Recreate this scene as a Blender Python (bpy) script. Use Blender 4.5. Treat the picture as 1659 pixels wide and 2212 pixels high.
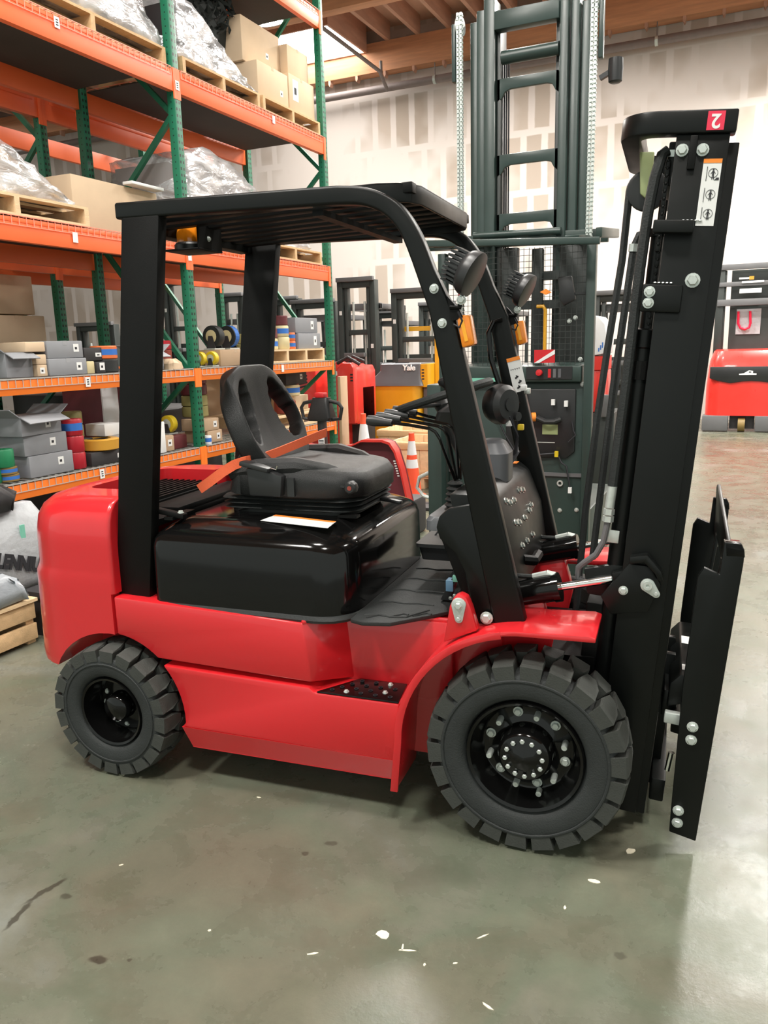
import bpy, bmesh, math, random
from mathutils import Matrix, Vector
from math import sin, cos, pi, radians

for o in list(bpy.data.objects):
    bpy.data.objects.remove(o)
SC = bpy.context.scene
COL = SC.collection
random.seed(7)

# ------------------------------------------------------------------ camera
YAW, PITCH, ROLL, EYE, FPX = -.4347, .2077, -.0266, 1.7489, 1706.72
cd = bpy.data.cameras.new('camera')
cam = bpy.data.objects.new('camera', cd)
COL.objects.link(cam)
fw = Vector((sin(YAW)*cos(PITCH), cos(YAW)*cos(PITCH), -sin(PITCH)))
r0 = Vector((cos(YAW), -sin(YAW), 0))
u0 = r0.cross(fw)
rt = r0*cos(ROLL)+u0*sin(ROLL)
up = -r0*sin(ROLL)+u0*cos(ROLL)
cam.matrix_world = Matrix(((rt.x, up.x, -fw.x, 0), (rt.y, up.y, -fw.y, 0), (rt.z, up.z, -fw.z, EYE), (0, 0, 0, 1)))
cd.sensor_fit = 'HORIZONTAL'
cd.sensor_width = 36
cd.lens = FPX/1659*36
cd.clip_end = 200
SC.camera = cam

# ------------------------------------------------------------------ world, exposure
wd = bpy.data.worlds.new('warehouse_air')
SC.world = wd
wd.use_nodes = True
wd.node_tree.nodes['Background'].inputs[0].default_value = (.86, .93, .86, 1)
wd.node_tree.nodes['Background'].inputs[1].default_value = .66
SC.view_settings.view_transform = 'Standard'
SC.view_settings.look = 'None'
SC.view_settings.exposure = .56
SC.view_settings.gamma = 1
SC.view_settings.use_curve_mapping = False

# lamps of the hall: (x, y, z, power, size); each gets a fixture further down
LAMPS = [
    (.75, 12.3, 7.6, 340, .9), (.7, 16.6, 6.6, 130, .9), (4.5, 14.5, 7.6, 330, .9), (-4.2, 13.9, 7.65, 430, .9), (-8.4, 13.4, 7.6, 430, .9),
    (-2.2, 2.2, 7.6, 100, 1.1), (.5, -.6, 7.6, 120, 1.1), (-3.6, -.8, 7.6, 200, 1.1), (-3.4, 9.2, 7.6, 140, 1.1), (3.6, 5.4, 7.6, 220, 1.1),
]
for i, (x, y, z, pw, sz) in enumerate(LAMPS):
    ld = bpy.data.lights.new('high_bay_light', 'AREA')
    ld.shape = 'DISK'; ld.size = sz; ld.energy = pw
    ld.color = (1, .965, .9)
    lo = bpy.data.objects.new('high_bay_light', ld)
    lo.location = (x, y, z-.06)
    COL.objects.link(lo)

# ------------------------------------------------------------------ helpers
class MB:
    def __init__(s):
        s.v = []; s.f = []
    def add(s, vs, fs):
        b = len(s.v)
        s.v += [tuple(v) for v in vs]
        s.f += [tuple(b+i for i in f) for f in fs]
        return s
    def box(s, x0, x1, y0, y1, z0, z1):
        return s.add([(x0, y0, z0), (x1, y0, z0), (x1, y1, z0), (x0, y1, z0), (x0, y0, z1), (x1, y0, z1), (x1, y1, z1), (x0, y1, z1)],
                     [(0, 3, 2, 1), (4, 5, 6, 7), (0, 1, 5, 4), (1, 2, 6, 5), (2, 3, 7, 6), (3, 0, 4, 7)])
    def prism(s, poly, plane, a, b, poly2=None):
        """polygon in 'xz','xy','yz' pushed from a to b along the third axis"""
        q = poly2 or poly
        def P(p, c):
            return {'xz': (p[0], c, p[1]), 'xy': (p[0], p[1], c), 'yz': (c, p[0], p[1])}[plane]
        n = len(poly)
        vs = [P(p, a) for p in poly]+[P(p, b) for p in q]
        fs = [tuple(range(n)), tuple(range(2*n-1, n-1, -1))]+[(i, n+i, n+(i+1) % n, (i+1) % n) for i in range(n)]
        return s.add(vs, fs)
    def bar(s, p0, p1, w, h, up=(0, 0, 1)):
        p0 = Vector(p0); p1 = Vector(p1); d = (p1-p0).normalized(); u = Vector(up)
        if abs(d.dot(u)) > .98: u = Vector((1, 0, 0))
        a = d.cross(u).normalized()*w/2; b = a.cross(d).normalized()*h/2
        vs = [p+q for p in (p0, p1) for q in (-a-b, a-b, a+b, -a+b)]
        return s.add(vs, [(0, 1, 2, 3), (7, 6, 5, 4), (0, 4, 5, 1), (1, 5, 6, 2), (2, 6, 7, 3), (3, 7, 4, 0)])
    def tube(s, pts, r, n=8, closed=False):
        pts = [Vector(p) for p in pts]; m = len(pts); rs = r if isinstance(r, (list, tuple)) else [r]*m
        b0 = len(s.v); prev = None
        for i, p in enumerate(pts):
            if closed: d = (pts[(i+1) % m]-pts[i-1]).normalized()
            else: d = (pts[min(i+1, m-1)]-pts[max(i-1, 0)]).normalized()
            if prev is None:
                u = Vector((0, 0, 1)) if abs(d.z) < .9 else Vector((1, 0, 0))
                a = d.cross(u).normalized()
            else:
                a = (prev-d*prev.dot(d))
                a = a.normalized() if a.length > 1e-6 else d.cross(Vector((0, 0, 1))).normalized()
            prev = a; c = d.cross(a)
            for k in range(n):
                t = 2*pi*k/n
                s.v.append(tuple(p+(a*cos(t)+c*sin(t))*rs[i]))
        for i in range(m if closed else m-1):
            j = (i+1) % m
            for k in range(n):
                l = (k+1) % n
                s.f.append((b0+i*n+k, b0+i*n+l, b0+j*n+l, b0+j*n+k))
        if not closed:
            s.f.append(tuple(b0+k for k in range(n))[::-1]); s.f.append(tuple(b0+(m-1)*n+k for k in range(n)))
        return s
    def cyl(s, p0, p1, r, n=16, r1=None):
        return s.tube([p0, p1], [r, r if r1 is None else r1], n)
    def lathe(s, prof, o=(0, 0, 0), axis='z', n=24, cap=True):
        """prof = [(radius, height)...]"""
        b0 = len(s.v); m = len(prof)
        for r, h in prof:
            for k in range(n):
                t = 2*pi*k/n; a, b = r*cos(t), r*sin(t)
                p = {'z': (a, b, h), 'y': (a, h, b), 'x': (h, a, b)}[axis]
                s.v.append((p[0]+o[0], p[1]+o[1], p[2]+o[2]))
        for i in range(m-1):
            for k in range(n):
                l = (k+1) % n
                s.f.append((b0+i*n+k, b0+i*n+l, b0+(i+1)*n+l, b0+(i+1)*n+k))
        if cap:
            s.f.append(tuple(b0+k for k in range(n))[::-1]); s.f.append(tuple(b0+(m-1)*n+k for k in range(n)))
        return s
    def loft(s, rings, cap=True):
        n = len(rings[0]); b0 = len(s.v)
        for r in rings: s.v += [tuple(p) for p in r]
        for i in range(len(rings)-1):
            for k in range(n):
                l = (k+1) % n
                s.f.append((b0+i*n+k, b0+i*n+l, b0+(i+1)*n+l, b0+(i+1)*n+k))
        if cap:
            s.f.append(tuple(b0+k for k in range(n))[::-1]); s.f.append(tuple(b0+(len(rings)-1)*n+k for k in range(n)))
        return s
    def sph(s, c, r, n=12, m=8, sc=(1, 1, 1)):
        rings = []
        for i in range(m+1):
            t = pi*i/m; t = min(max(t, .02), pi-.02)
            rings.append([(c[0]+r*sc[0]*sin(t)*cos(2*pi*k/n), c[1]+r*sc[1]*sin(t)*sin(2*pi*k/n), c[2]-r*sc[2]*cos(t)) for k in range(n)])
        return s.loft(rings)
    def xf(s, mtx):
        s.v = [tuple(mtx @ Vector(v)) for v in s.v]
        return s
    def merge(s, o):
        return s.add(o.v, o.f)
    def mesh(s, name, bevel=0, seg=2, smooth=False, ang=35):
        me = bpy.data.meshes.new(name)
        bm = bmesh.new()
        vs = [bm.verts.new(v) for v in s.v]
        for f in s.f:
            try: bm.faces.new([vs[i] for i in f])
            except ValueError: pass
        for v in [v for v in bm.verts if not v.link_faces]: bm.verts.remove(v)
        bmesh.ops.recalc_face_normals(bm, faces=bm.faces)
        if bevel:
            ed = [e for e in bm.edges if len(e.link_faces) == 2 and e.calc_face_angle(0) > radians(28)]
            bmesh.ops.bevel(bm, geom=ed, offset=bevel, segments=seg, affect='EDGES', profile=.5, clamp_overlap=True)
        bm.to_mesh(me); bm.free()
        if smooth or bevel:
            me.polygons.foreach_set('use_smooth', [True]*len(me.polygons))
            me.set_sharp_from_angle(angle=radians(ang))
        return me
    def build(s, name, mat, parent=None, bevel=0, seg=2, smooth=False, label=None, cat=None, group=None, kind=None, ang=35):
        return put(name, s.mesh(name, bevel, seg, smooth, ang), mat, parent, label, cat, group, kind)

def put(name, me, mat, parent=None, label=None, cat=None, group=None, kind=None):
    o = bpy.data.objects.new(name, me)
    if mat is not None and me is not None and not me.materials:
        me.materials.append(MT[mat] if isinstance(mat, str) else mat)
    COL.objects.link(o)
    o.parent = parent
    return tag(o, label, cat, group, kind)

def tag(o, label=None, cat=None, group=None, kind=None):
    if label: o['label'] = label
    if cat: o['category'] = cat
    if group: o['group'] = group
    if kind: o['kind'] = kind
    return o

def thing(name, label, cat, loc=(0, 0, 0), rz=0, group=None):
    o = bpy.data.objects.new(name, None)
    o.empty_display_size = .1
    COL.objects.link(o)
    o.location = loc; o.rotation_euler = (0, 0, rz)
    return tag(o, label, cat, group)

def copy_tree(o, parent=None):
    kids = [c for c in bpy.data.objects if c.parent == o]
    c = o.copy(); COL.objects.link(c); c.parent = parent
    for k in kids: copy_tree(k, c)
    return c

def rrect(x0, x1, y0, y1, r, z, n=5):
    rs = r if isinstance(r, (list, tuple)) else [r]*4      # order: (x1,y1) (x0,y1) (x0,y0) (x1,y0)
    out = []
    for (cx, cy, a0, q) in ((x1-rs[0], y1-rs[0], 0, rs[0]), (x0+rs[1], y1-rs[1], pi/2, rs[1]), (x0+rs[2], y0+rs[2], pi, rs[2]), (x1-rs[3], y0+rs[3], 1.5*pi, rs[3])):
        for k in range(n+1):
            a = a0+pi/2*k/n
            out.append((cx+q*cos(a), cy+q*sin(a), z))
    return out

def arc(cx, cz, r, a0, a1, n):
    return [(cx+r*cos(radians(a0+(a1-a0)*k/n)), cz+r*sin(radians(a0+(a1-a0)*k/n))) for k in range(n+1)]

def text(body, size, mat, mtx, parent=None, name='lettering', depth=.0008, bold=0, label=None):
    cu = bpy.data.curves.new('t', 'FONT')
    cu.body = body; cu.size = size; cu.extrude = depth; cu.align_x = 'CENTER'; cu.align_y = 'CENTER'; cu.offset = bold
    t = bpy.data.objects.new('t', cu); COL.objects.link(t)
    dg = bpy.context.evaluated_depsgraph_get()
    me = bpy.data.meshes.new_from_object(t.evaluated_get(dg))
    bpy.data.objects.remove(t)
    me.transform(mtx)
    me.materials.clear()
    return put(name, me, mat, parent, label)

def frame(o, ex, ey):
    """matrix whose x axis runs along ex and y axis along ey, at o"""
    ex = Vector(ex).normalized(); ey = Vector(ey).normalized(); ez = ex.cross(ey)
    return Matrix(((ex.x, ey.x, ez.x, o[0]), (ex.y, ey.y, ez.y, o[1]), (ex.z, ey.z, ez.z, o[2]), (0, 0, 0, 1)))

def evald(o):
    """bake the modifiers of o into its mesh"""
    dg = bpy.context.evaluated_depsgraph_get()
    dg.update()
    me = bpy.data.meshes.new_from_object(o.evaluated_get(dg))
    o.modifiers.clear(); o.data = me
    return o

# ------------------------------------------------------------------ materials
MT = {}
def nn(nt, typ, **kw):
    n = nt.nodes.new(typ)
    for k, v in kw.items():
        if k.startswith('i_'):
            n.inputs[k[2:].replace('_', ' ')].default_value = v
        else: setattr(n, k, v)
    return n

def mat(name, base, rough=.5, metal=0, var=.12, scale=6, bump=0, bscale=60, coat=0, emit=0, spec=.5, rvar=.08, stretch=None):
    m = bpy.data.materials.new(name); m.use_nodes = True
    nt = m.node_tree; b = nt.nodes['Principled BSDF']; L = nt.links.new
    tc = nn(nt, 'ShaderNodeTexCoord'); src = tc.outputs['Object']
    if stretch:
        mp = nn(nt, 'ShaderNodeMapping'); mp.inputs['Scale'].default_value = stretch; L(src, mp.inputs[0]); src = mp.outputs[0]
    no = nn(nt, 'ShaderNodeTexNoise'); no.inputs['Scale'].default_value = scale; no.inputs['Detail'].default_value = 5
    L(src, no.inputs['Vector'])
    mx = nn(nt, 'ShaderNodeMix', data_type='RGBA')
    c = Vector(base)
    mx.inputs[6].default_value = (*[max(0, x*(1-var)) for x in c], 1); mx.inputs[7].default_value = (*[min(1, x*(1+var)) for x in c], 1)
    L(no.outputs['Fac'], mx.inputs[0]); L(mx.outputs[2], b.inputs['Base Color'])
    mr = nn(nt, 'ShaderNodeMapRange'); mr.inputs['To Min'].default_value = max(.02, rough-rvar); mr.inputs['To Max'].default_value = min(1, rough+rvar)
    L(no.outputs['Fac'], mr.inputs[0]); L(mr.outputs[0], b.inputs['Roughness'])
    b.inputs['Metallic'].default_value = metal
    b.inputs['Specular IOR Level'].default_value = spec
    if coat:
        b.inputs['Coat Weight'].default_value = coat; b.inputs['Coat Roughness'].default_value = .06
    if bump:
        n2 = nn(nt, 'ShaderNodeTexNoise'); n2.inputs['Scale'].default_value = bscale; n2.inputs['Detail'].default_value = 4
        L(src, n2.inputs['Vector'])
        bp = nn(nt, 'ShaderNodeBump'); bp.inputs['Strength'].default_value = bump; bp.inputs['Distance'].default_value = .01
        L(n2.outputs['Fac'], bp.inputs['Height']); L(bp.outputs[0], b.inputs['Normal'])
    if emit:
        b.inputs['Emission Color'].default_value = (*base, 1); b.inputs['Emission Strength'].default_value = emit
    MT[name] = m
    return m

mat('red_paint', (.66, .018, .025), .3, var=.06, scale=2, coat=.5)
mat('red_plastic', (.60, .02, .025), .35, var=.08, coat=.2)
mat('black_satin', (.0032, .0034, .0033), .52, var=.2, scale=14, bump=.05, bscale=220, spec=.2)
mat('black_gloss', (.004, .004, .004), .12, var=.2, coat=.12, rvar=.03, spec=.3)
mat('black_paint', (.0042, .0052, .0049), .38, var=.2, scale=9, rvar=.1, spec=.28)
mat('black_rubber', (.017, .020, .020), .62, var=.25, scale=22, bump=.2, bscale=150)
mat('tire_rubber', (.025, .029, .029), .7, var=.3, scale=16, bump=.25, bscale=180)
mat('tread_rubber', (.046, .050, .045), .75, var=.25, scale=30, bump=.2, bscale=150)
mat('seat_vinyl', (.0075, .0086, .0088), .4, var=.15, scale=30, bump=.35, bscale=420)
mat('grey_plastic', (.10, .105, .115), .42, var=.1)
mat('dark_plastic', (.02, .021, .022), .38, var=.15)
mat('steel', (.58, .61, .58), .3, metal=.9, var=.12, scale=40)
mat('zinc', (.60, .65, .62), .42, metal=.45, var=.15, scale=60)
mat('chrome', (.82, .84, .82), .1, metal=1, var=.03)
mat('amber', (.9, .26, .01), .18, var=.12, coat=.6)
mat('amber_bright', (1, .42, .02), .2, var=.1)
mat('lens', (.42, .42, .40), .2, var=.3, scale=80, coat=.5)
mat('white_label', (.82, .83, .82), .55, var=.03)
mat('orange_label', (.92, .27, .03), .55, var=.05)
mat('red_label', (.78, .03, .08), .5, var=.05)
mat('ink', (.02, .02, .025), .6, var=.1)
mat('belt', (.95, .16, .06), .7, var=.08, scale=50, bump=.2, bscale=300)
mat('olive_plastic', (.36, .42, .20), .4, var=.15)
mat('blue_conn', (.14, .30, .46), .5, var=.1)
mat('green_conn', (.20, .55, .42), .5, var=.1)
mat('truck_green', (.030, .052, .046), .36, var=.15, scale=5)
mat('truck_dark', (.035, .042, .040), .45, var=.2)
mat('truck_grey', (.13, .13, .135), .5, var=.15)
mat('truck_yellow', (.72, .36, .015), .35, var=.08, coat=.2)
mat('truck_red', (.70, .035, .025), .3, var=.07, coat=.3)
mat('rack_green', (.012, .16, .085), .42, var=.15, scale=10)
mat('rack_orange', (.98, .17, .045), .45, var=.07, scale=5)
mat('rack_orange_low', (1.0, .22, .025), .42, var=.07, scale=5)
mat('wire', (.62, .60, .57), .4, metal=.5, var=.15, scale=40)
mat('wire_orange', (.95, .30, .20), .45, var=.1)
mat('shade_sheet', (.055, .048, .043), .8, var=.4, scale=3)
mat('wood', (.66, .44, .235), .75, var=.28, scale=4, bump=.3, bscale=30, stretch=(1, 5, 6))
mat('wood_pale', (.75, .55, .33), .75, var=.22, scale=4, bump=.3, bscale=30, stretch=(5, 1, 6))
mat('cardboard', (.50, .35, .225), .85, var=.12, scale=8)
mat('cardboard_pale', (.66, .50, .34), .85, var=.1, scale=7)
mat('cardboard_grey', (.36, .34, .34), .85, var=.1, scale=7)
mat('box_grey', (.255, .265, .285), .6, var=.12, scale=7)
mat('box_grey_pale', (.34, .35, .37), .6, var=.1, scale=7)
mat('wheel_red', (.42, .012, .025), .4, var=.15)
mat('wheel_maroon', (.12, .02, .025), .45, var=.2)
mat('wheel_brick', (.30, .05, .035), .5, var=.2)
mat('wheel_gold', (.55, .28, .03), .45, var=.15)
mat('wheel_beige', (.62, .53, .30), .5, var=.12)
mat('wheel_olive', (.30, .27, .10), .5, var=.15)
mat('wheel_green', (.015, .22, .09), .45, var=.15)
mat('wheel_brown', (.24, .16, .05), .5, var=.2)
mat('wheel_orange', (.72, .16, .04), .5, var=.1)
mat('wheel_yellow', (.72, .52, .02), .45, var=.1)
mat('tape_blue', (.03, .16, .55), .6, var=.1)
mat('black_box', (.03, .028, .03), .6, var=.2)
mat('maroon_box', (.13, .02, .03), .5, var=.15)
mat('cone_orange', (1.0, .10, .035), .5, var=.06)
mat('cone_white', (.80, .80, .82), .45, var=.05)
mat('pvc', (.80, .80, .80), .4, var=.04)
mat('glulam', (.62, .30, .16), .7, var=.35, scale=2.5, stretch=(.6, 4, 8), bump=.1, bscale=20)
mat('deck_wood', (.68, .43, .31), .85, var=.35, scale=1.6, stretch=(2, .5, 1))
mat('joist_wood', (.55, .31, .22), .8, var=.3, scale=3, stretch=(6, .6, 3))
mat('pipe', (.22, .18, .17), .5, var=.2)
mat('sack_cloth', (.40, .42, .44), .6, var=.1, scale=12, bump=.5, bscale=26)
mat('sack_grey', (.34, .37, .40), .35, var=.2, scale=8, bump=.5, bscale=16)
mat('sky_glow', (1, .97, .92), .6, var=0, emit=8)
mat('lamp_glow', (1, .96, .9), .6, var=0, emit=30)
mat('lamp_housing', (.4, .4, .4), .4, metal=.6)
mat('scrap', (.80, .74, .58), .8, var=.15, scale=60)
mat('garland', (.012, .016, .014), .75, var=.5, scale=50)
mat('red_hose', (.75, .01, .05), .4, var=.08)
mat('concrete_pad', (.16, .15, .14), .7)

STAINS = [(-2.02, 1.50, 1.75, .07, .012, .75), (-2.03, 1.62, 1.35, .08, .013, .75), (-1.945, 1.625, .3, .022, .015, .6), (-1.645, 1.455, .3, .028, .018, .8), (-1.27, 2.21, .5, .022, .012, .5), (-1.33, 2.12, .2, .012, .012, .6), (-.24, 2.06, 0, .02, .012, .45), (-1.555, 1.49, 0, .008, .007, .7)]
def floor_material():
    m = bpy.data.materials.new('concrete_floor'); m.use_nodes = True; MT['floor'] = m
    nt = m.node_tree; b = nt.nodes['Principled BSDF']; L = nt.links.new
    tc = nn(nt, 'ShaderNodeTexCoord'); O = tc.outputs['Object']
    def noise(s, d=6, dist=0, rough=.55):
        n = nn(nt, 'ShaderNodeTexNoise'); n.inputs['Scale'].default_value = s; n.inputs['Detail'].default_value = d
        n.inputs['Distortion'].default_value = dist; n.inputs['Roughness'].default_value = rough; L(O, n.inputs['Vector']); return n
    def ramp(fac, stops):
        r = nn(nt, 'ShaderNodeValToRGB'); e = r.color_ramp.elements
        while len(e) < len(stops): e.new(.5)
        for q, (p, c) in zip(e, stops): q.position = p; q.color = (*c, 1)
        L(fac, r.inputs[0]); return r
    def mix(fac, a, c, typ='MIX'):
        x = nn(nt, 'ShaderNodeMix', data_type='RGBA', blend_type=typ)
        if hasattr(fac, 'is_linked') or not isinstance(fac, (int, float)): L(fac, x.inputs[0])
        else: x.inputs[0].default_value = fac
        for v, i in ((a, 6), (c, 7)):
            if isinstance(v, tuple): x.inputs[i].default_value = (*v, 1)
            else: L(v, x.inputs[i])
        return x.outputs[2]
    big = noise(1.15, 7, .5)
    col = ramp(big.outputs['Fac'], [(.30, (.104, .115, .078)), (.43, (.134, .132, .098)), (.52, (.122, .137, .101)), (.60, (.148, .149, .117)), (.72, (.183, .197, .178))]).outputs[0]
    mid = noise(4.2, 9, .25, .62)
    col = mix(.62, col, ramp(mid.outputs['Fac'], [(.3, (.36, .37, .33)), (.5, (.5, .5, .48)), (.7, (.64, .63, .60))]).outputs[0], 'OVERLAY')
    fine = noise(40, 6, 0, .7)
    col = mix(.35, col, ramp(fine.outputs['Fac'], [(.3, (.42, .42, .42)), (.7, (.58, .58, .58))]).outputs[0], 'OVERLAY')
    # dark oil spots
    vo = nn(nt, 'ShaderNodeTexVoronoi'); vo.inputs['Scale'].default_value = 2.1; vo.inputs['Randomness'].default_value = 1
    dn = noise(14, 4); ad = nn(nt, 'ShaderNodeMix', data_type='VECTOR'); ad.inputs[0].default_value = .06
    L(O, ad.inputs[4]); L(dn.outputs['Color'], ad.inputs[5]); L(ad.outputs[1], vo.inputs['Vector'])
    sp = ramp(vo.outputs['Distance'], [(.045, (1, 1, 1)), (.075, (0, 0, 0))])
    gate = ramp(noise(.9, 2).outputs['Fac'], [(.48, (0, 0, 0)), (.56, (.75, .75, .75))])
    spot = mix(1.0, sp.outputs[0], gate.outputs[0], 'MULTIPLY')
    col = mix(spot, col, (.045, .04, .032))
    # individual stains: (x, y, angle, half length, half width, darkness)
    wob = nn(nt, 'ShaderNodeVectorMath', operation='MULTIPLY_ADD'); wn_ = noise(22, 3)
    wob.inputs[1].default_value = (.035, .035, 0); L(wn_.outputs['Color'], wob.inputs[0]); L(O, wob.inputs[2])
    for (sx_, sy_, an, hl, hw_, dk) in STAINS:
        mp = nn(nt, 'ShaderNodeMapping', vector_type='TEXTURE')
        mp.inputs['Location'].default_value = (sx_+.0175, sy_+.0175, 0); mp.inputs['Rotation'].default_value = (0, 0, an); mp.inputs['Scale'].default_value = (hl, hw_, 1)
        L(wob.outputs[0], mp.inputs[0])
        ln = nn(nt, 'ShaderNodeVectorMath', operation='LENGTH'); L(mp.outputs[0], ln.inputs[0])
        q = nn(nt, 'ShaderNodeMapRange'); q.inputs['From Min'].default_value = .75; q.inputs['From Max'].default_value = 1.15; q.inputs['To Min'].default_value = dk; q.inputs['To Max'].default_value = 0
        L(ln.outputs['Value'], q.inputs[0]); col = mix(q.outputs[0], col, (.035, .03, .022))
    L(col, b.inputs['Base Color'])
    rr = nn(nt, 'ShaderNodeMapRange'); rr.inputs['From Min'].default_value = .3; rr.inputs['From Max'].default_value = .7
    rr.inputs['To Min'].default_value = .19; rr.inputs['To Max'].default_value = .38
    L(mid.outputs['Fac'], rr.inputs[0]); L(rr.outputs[0], b.inputs['Roughness'])
    b.inputs['Specular IOR Level'].default_value = .4
    bp = nn(nt, 'ShaderNodeBump'); bp.inputs['Strength'].default_value = .08; bp.inputs['Distance'].default_value = .01
    L(fine.outputs['Fac'], bp.inputs['Height']); L(bp.outputs[0], b.inputs['Normal'])
floor_material()

def wall_material():
    m = bpy.data.materials.new('taped_drywall'); m.use_nodes = True; MT['drywall'] = m
    nt = m.node_tree; b = nt.nodes['Principled BSDF']; L = nt.links.new
    tc = nn(nt, 'ShaderNodeTexCoord'); mp = nn(nt, 'ShaderNodeMapping')
    mp.inputs['Rotation'].default_value = (radians(-90), 0, 0)
    L(tc.outputs['Object'], mp.inputs[0])
    br = nn(nt, 'ShaderNodeTexBrick'); br.offset = .37
    br.inputs['Scale'].default_value = 1; br.inputs['Brick Width'].default_value = .46; br.inputs['Row Height'].default_value = 1.22
    br.inputs['Mortar Size'].default_value = .085; br.inputs['Mortar Smooth'].default_value = .35
    br.inputs['Color1'].default_value = (.39, .325, .27, 1); br.inputs['Color2'].default_value = (.47, .395, .335, 1); br.inputs['Mortar'].default_value = (.63, .565, .525, 1)
    no = nn(nt, 'ShaderNodeTexNoise'); no.inputs['Scale'].default_value = 3.2
    av = nn(nt, 'ShaderNodeMix', data_type='VECTOR'); av.inputs[0].default_value = .03
    L(mp.outputs[0], av.inputs[4]); L(mp.outputs[0], no.inputs['Vector']); L(no.outputs['Color'], av.inputs[5]); L(av.outputs[1], br.inputs['Vector'])
    n2 = nn(nt, 'ShaderNodeTexNoise'); n2.inputs['Scale'].default_value = .55; n2.inputs['Detail'].default_value = 3; L(mp.outputs[0], n2.inputs['Vector'])
    rp = nn(nt, 'ShaderNodeValToRGB'); rp.color_ramp.elements[0].position = .40; rp.color_ramp.elements[1].position = .55
    L(n2.outputs['Fac'], rp.inputs[0])
    mx = nn(nt, 'ShaderNodeMix', data_type='RGBA'); mx.inputs[7].default_value = (.61, .55, .51, 1)
    L(rp.outputs[0], mx.inputs[0]); L(br.outputs['Color'], mx.inputs[6]); L(mx.outputs[2], b.inputs['Base Color'])
    b.inputs['Roughness'].default_value = .9
wall_material()

def wrap_material():
    m = bpy.data.materials.new('stretch_wrap'); m.use_nodes = True; MT['wrap'] = m
    nt = m.node_tree; L = nt.links.new; out = nt.nodes['Material Output']; nt.nodes.remove(nt.nodes['Principled BSDF'])
    tc = nn(nt, 'ShaderNodeTexCoord'); mp = nn(nt, 'ShaderNodeMapping'); mp.inputs['Scale'].default_value = (1.5, .8, 2.4); L(tc.outputs['Object'], mp.inputs[0])
    no = nn(nt, 'ShaderNodeTexNoise'); no.inputs['Scale'].default_value = 3.0; no.inputs['Detail'].default_value = 5; no.inputs['Distortion'].default_value = .8
    L(mp.outputs[0], no.inputs['Vector'])
    bp = nn(nt, 'ShaderNodeBump'); bp.inputs['Strength'].default_value = .55; bp.inputs['Distance'].default_value = .06; L(no.outputs['Fac'], bp.inputs['Height'])
    gl = nn(nt, 'ShaderNodeBsdfGlossy'); gl.inputs['Roughness'].default_value = .18; gl.inputs[0].default_value = (.9, .9, .92, 1); L(bp.outputs[0], gl.inputs['Normal'])
    df = nn(nt, 'ShaderNodeBsdfDiffuse'); df.inputs[0].default_value = (.78, .77, .78, 1); L(bp.outputs[0], df.inputs['Normal'])
    tr = nn(nt, 'ShaderNodeBsdfTransparent'); tr.inputs[0].default_value = (.9, .9, .9, 1)
    a = nn(nt, 'ShaderNodeMixShader'); a.inputs[0].default_value = .38; L(df.outputs[0], a.inputs[1]); L(gl.outputs[0], a.inputs[2])
    rp = nn(nt, 'ShaderNodeMapRange'); rp.inputs['From Min'].default_value = .38; rp.inputs['From Max'].default_value = .62; rp.inputs['To Min'].default_value = .25; rp.inputs['To Max'].default_value = .95
    L(no.outputs['Fac'], rp.inputs[0])
    c = nn(nt, 'ShaderNodeMixShader'); L(rp.outputs[0], c.inputs[0]); L(tr.outputs[0], c.inputs[1]); L(a.outputs[0], c.inputs[2]); L(c.outputs[0], out.inputs[0])
wrap_material()

def post_material():
    """green rack steel with the two columns of slots punched in its front face (object space)"""
    m = mat('rack_post', (.012, .17, .09), .42, var=.15, scale=10)
    nt = m.node_tree; b = nt.nodes['Principled BSDF']; L = nt.links.new
    tc = nn(nt, 'ShaderNodeTexCoord'); sx = nn(nt, 'ShaderNodeSeparateXYZ'); L(tc.outputs['Object'], sx.inputs[0])
    def ma(op, a, c=None):
        n = nn(nt, 'ShaderNodeMath', operation=op)
        for i, v in enumerate((a, c)):
            if v is None: continue
            if isinstance(v, (int, float)): n.inputs[i].default_value = v
            else: L(v, n.inputs[i])
        return n.outputs[0]
    nrm = nn(nt, 'ShaderNodeSeparateXYZ'); L(tc.outputs['Normal'], nrm.inputs[0])
    zf = ma('ABSOLUTE', ma('SUBTRACT', ma('FRACT', ma('DIVIDE', sx.outputs[2], .0508)), .5))
    cy = ma('ABSOLUTE', ma('SUBTRACT', ma('ABSOLUTE', sx.outputs[1]), .017))
    hole = ma('MULTIPLY', ma('LESS_THAN', cy, .0085), ma('LESS_THAN', zf, .21))
    hole = ma('MULTIPLY', hole, ma('GREATER_THAN', nrm.outputs[0], .5))
    cx = ma('ABSOLUTE', sx.outputs[0])
    h2 = ma('MULTIPLY', ma('LESS_THAN', cx, .005), ma('LESS_THAN', zf, .1))
    h2 = ma('MULTIPLY', h2, ma('GREATER_THAN', ma('ABSOLUTE', nrm.outputs[1]), .5))
    hole = ma('MAXIMUM', hole, h2)
    old = b.inputs['Base Color'].links[0].from_socket
    mx = nn(nt, 'ShaderNodeMix', data_type='RGBA'); mx.inputs[7].default_value = (.004, .012, .008, 1)
    L(hole, mx.inputs[0]); L(old, mx.inputs[6]); L(mx.outputs[2], b.inputs['Base Color'])
post_material()

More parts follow.
